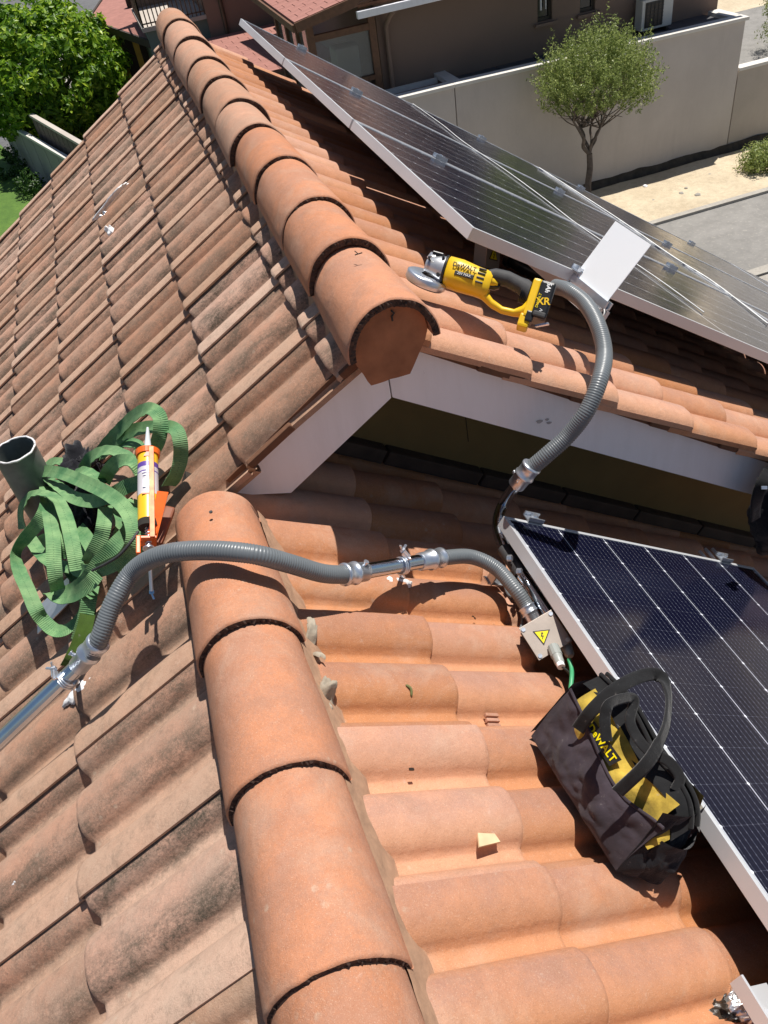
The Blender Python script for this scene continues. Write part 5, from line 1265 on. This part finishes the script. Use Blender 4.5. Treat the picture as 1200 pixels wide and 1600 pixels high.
# ------------------------------------------------------------------ small debris, sealant, mortar
def splat(name,c,ax,ay,n_,rx,ry,h,mat,seed,lab,cat,grp=None,nu=48):
    m=MB(); right=n_.x>0
    def f(u,v):
        a=2*PI*u; rr_=v*(1+.38*noise.noise(Vector((math.cos(a)*1.6+seed,math.sin(a)*1.6,seed)))+.22*noise.noise(Vector((math.cos(a)*6,math.sin(a)*6,seed))))
        p=c+ax*(rx*rr_*math.cos(a))+ay*(ry*rr_*math.sin(a))
        vy_=((p.y+.115) if right else (2.7847-p.y))%.32; vc=((c.y+.115) if right else (2.7847-c.y))%.32
        q=p+n_*(prof0(vy_)-prof0(vc)); return q+n_*(.003+h*(1-v**3)*(.7+.9*noise.noise(Vector((p.x*70,p.y*70,seed))))-.006*(v>.95))
    m.grid(f,nu,14); o=m.build(name,mat,fix=False); tag(o,lab,cat,grp); return o
splat('sealant_patch',Rs(620,908,.0),UR,VR,NR,.042,.020,.008,m_seal,2,'smeared grey white sealant below the middle pipe clamp','sealant','sealant smears')
splat('sealant_patch',Ls(124,1078),UL,VL,NL,.055,.018,.008,m_seal,5,'smeared pale sealant around the hole under the left pipe clamp','sealant','sealant smears')
splat('sealant_patch',Ls(13,1028),UL,VL,NL,.03,.012,.004,m_seal,8,'white sealant smear on a tile at the left edge','sealant','sealant smears')
splat('sealant_patch',Ls(22,1378),UL,VL,NL,.012,.010,.002,m_seal,11,'small pale spot on a tile in the lower left','sealant','sealant smears')
splat('mortar_lump',Rs(510,1090),UR,VR,NR,.020,.032,.022,m_cement,3,'grey cement lump beside the lower ridge tiles','mortar')
splat('mortar_smear',Rs(484,1015),UR,VR,NR,.014,.055,.008,m_cement,13,'grey cement smear against the lower ridge above the lump','mortar')
splat('dark_sealant',Rs(1138,1585),UR,VR,NR,.050,.030,.014,m_tar,4,'burnt brown black sealant in the lower right corner','sealant')
splat('foil_patch',Rs(1150,1576,.012),UR,VR,NR,.020,.026,.022,m_foil,6,'crumpled silver foil on the dark sealant in the lower right corner','foil')
splat('foil_patch',Rs(1172,1592,.01),UR,VR,NR,.020,.014,.015,m_foil,16,'second scrap of crumpled foil nearest the corner rail','foil')
m=MB(); a=Rl(1176,1572,.03); m.box(Rl(1205,1590,.03),.07,.10,.012,(UR,YV,NR),.001); m.box(Rl(1180,1578,.045),.006,.10,.03,(UR,YV,NR)); m.tube([Rl(1198,1588,.03),Rl(1198,1588,.048)],.012,6,smooth=False); o=m.build('corner_bracket',m_alu); tag(o,'aluminium rail foot with bolt in the lower right corner','bracket')
# foil wrapped fixing on the left slope
splat('foil_patch',Ls(165,342),UL,VL,NL,.04,.03,.026,m_foil,21,'crumpled clear foil sealed roof fixing high on the left slope','foil')
splat('foil_patch',Ls(178,312),UL,VL,NL,.11,.012,.008,m_seal,22,'white sealant streak above the foil on the left slope','sealant','sealant smears')
splat('foil_patch',Ls(173,362),UL,VL,NL,.02,.022,.010,m_seal,23,'white sealant ring below the foil on the left slope','sealant','sealant smears')
# pale wood chip and ribbed tile shard
c=Rs(758,1306,.002); m=MB(); m.prism([(-.030,-.020),(.024,-.018),(.018,.016),(.002,.020),(-.014,.012)],c,(UR*.98+YV*.1).normalized(),(YV*.98-UR*.1).normalized(),NR,.004); o=m.build('wood_chip',m_wood,fix=True); tag(o,'pale yellow wood chip on the lower right slope tiles','wood chip')
c=Rs(768,1128,.002); T=thing('tile_shard','small ribbed clay tile shard on the lower right slope','tile shard',c)
for k in range(3): m=MB(); m.box(c+VR*(k-1)*.011+NR*.004*k,.036,.009,.010,(UR,VR,NR),.002); m.build('rib',m_tileR,T)
m=MB(); m.tube(catmull([Rs(634,1070,.002),Rs(642,1076,.006),Rs(643,1088,.003)],5),[.001]+[.003]*9+[.001],6); o=m.build('dry_leaf',simple('dry_leaf_green',(.14,.15,.05),.8)); tag(o,'small curled dry leaf on the lower right slope','leaf')
m=MB(); m.box(Rs(643,1202,.001),.010,.005,.003,(UR,VR,NR)); o=m.build('dark_crumb',m_tar); tag(o,'tiny dark crumb on the pan of a lower right tile','crumb')
for i,(px,py) in enumerate(((739,963),(772,977),(781,980),(780,973))):
    m=MB(); m.box(Rs(px,py,.001),.006,.003,.002,(UR,VR,NR)); m.box(Rs(px+3,py+3,.001),.004,.006,.002,(UR,VR,NR)); o=m.build('dark_crumb',m_tar); tag(o,['longer dark speck on the tile nearest the sealant','left dark speck of the small trio by the junction box','right dark speck of the small trio by the junction box','lower dark speck of the small trio by the junction box'][i],'crumb','dark specks by the junction box')
c=Vector((XU-.01,1.72,.405)); m=MB(); m.bar(c,c+Vector((.018,-.003,.002)),.002,.002); m.bar(c+Vector((.008,0,.001)),c+Vector((.004,.012,.004)),.0015,.0015); o=m.build('twig',m_dark); tag(o,'tiny dark twig on the last ridge tile of the upper roof','twig')
c=Vector((0,1.40,.064)); m=MB(); m.tube([c,c+Vector((0,0,.003))],.004,8); o=m.build('screw',m_rubber); tag(o,'dark screw head in the topmost tile of the lower ridge','screw')
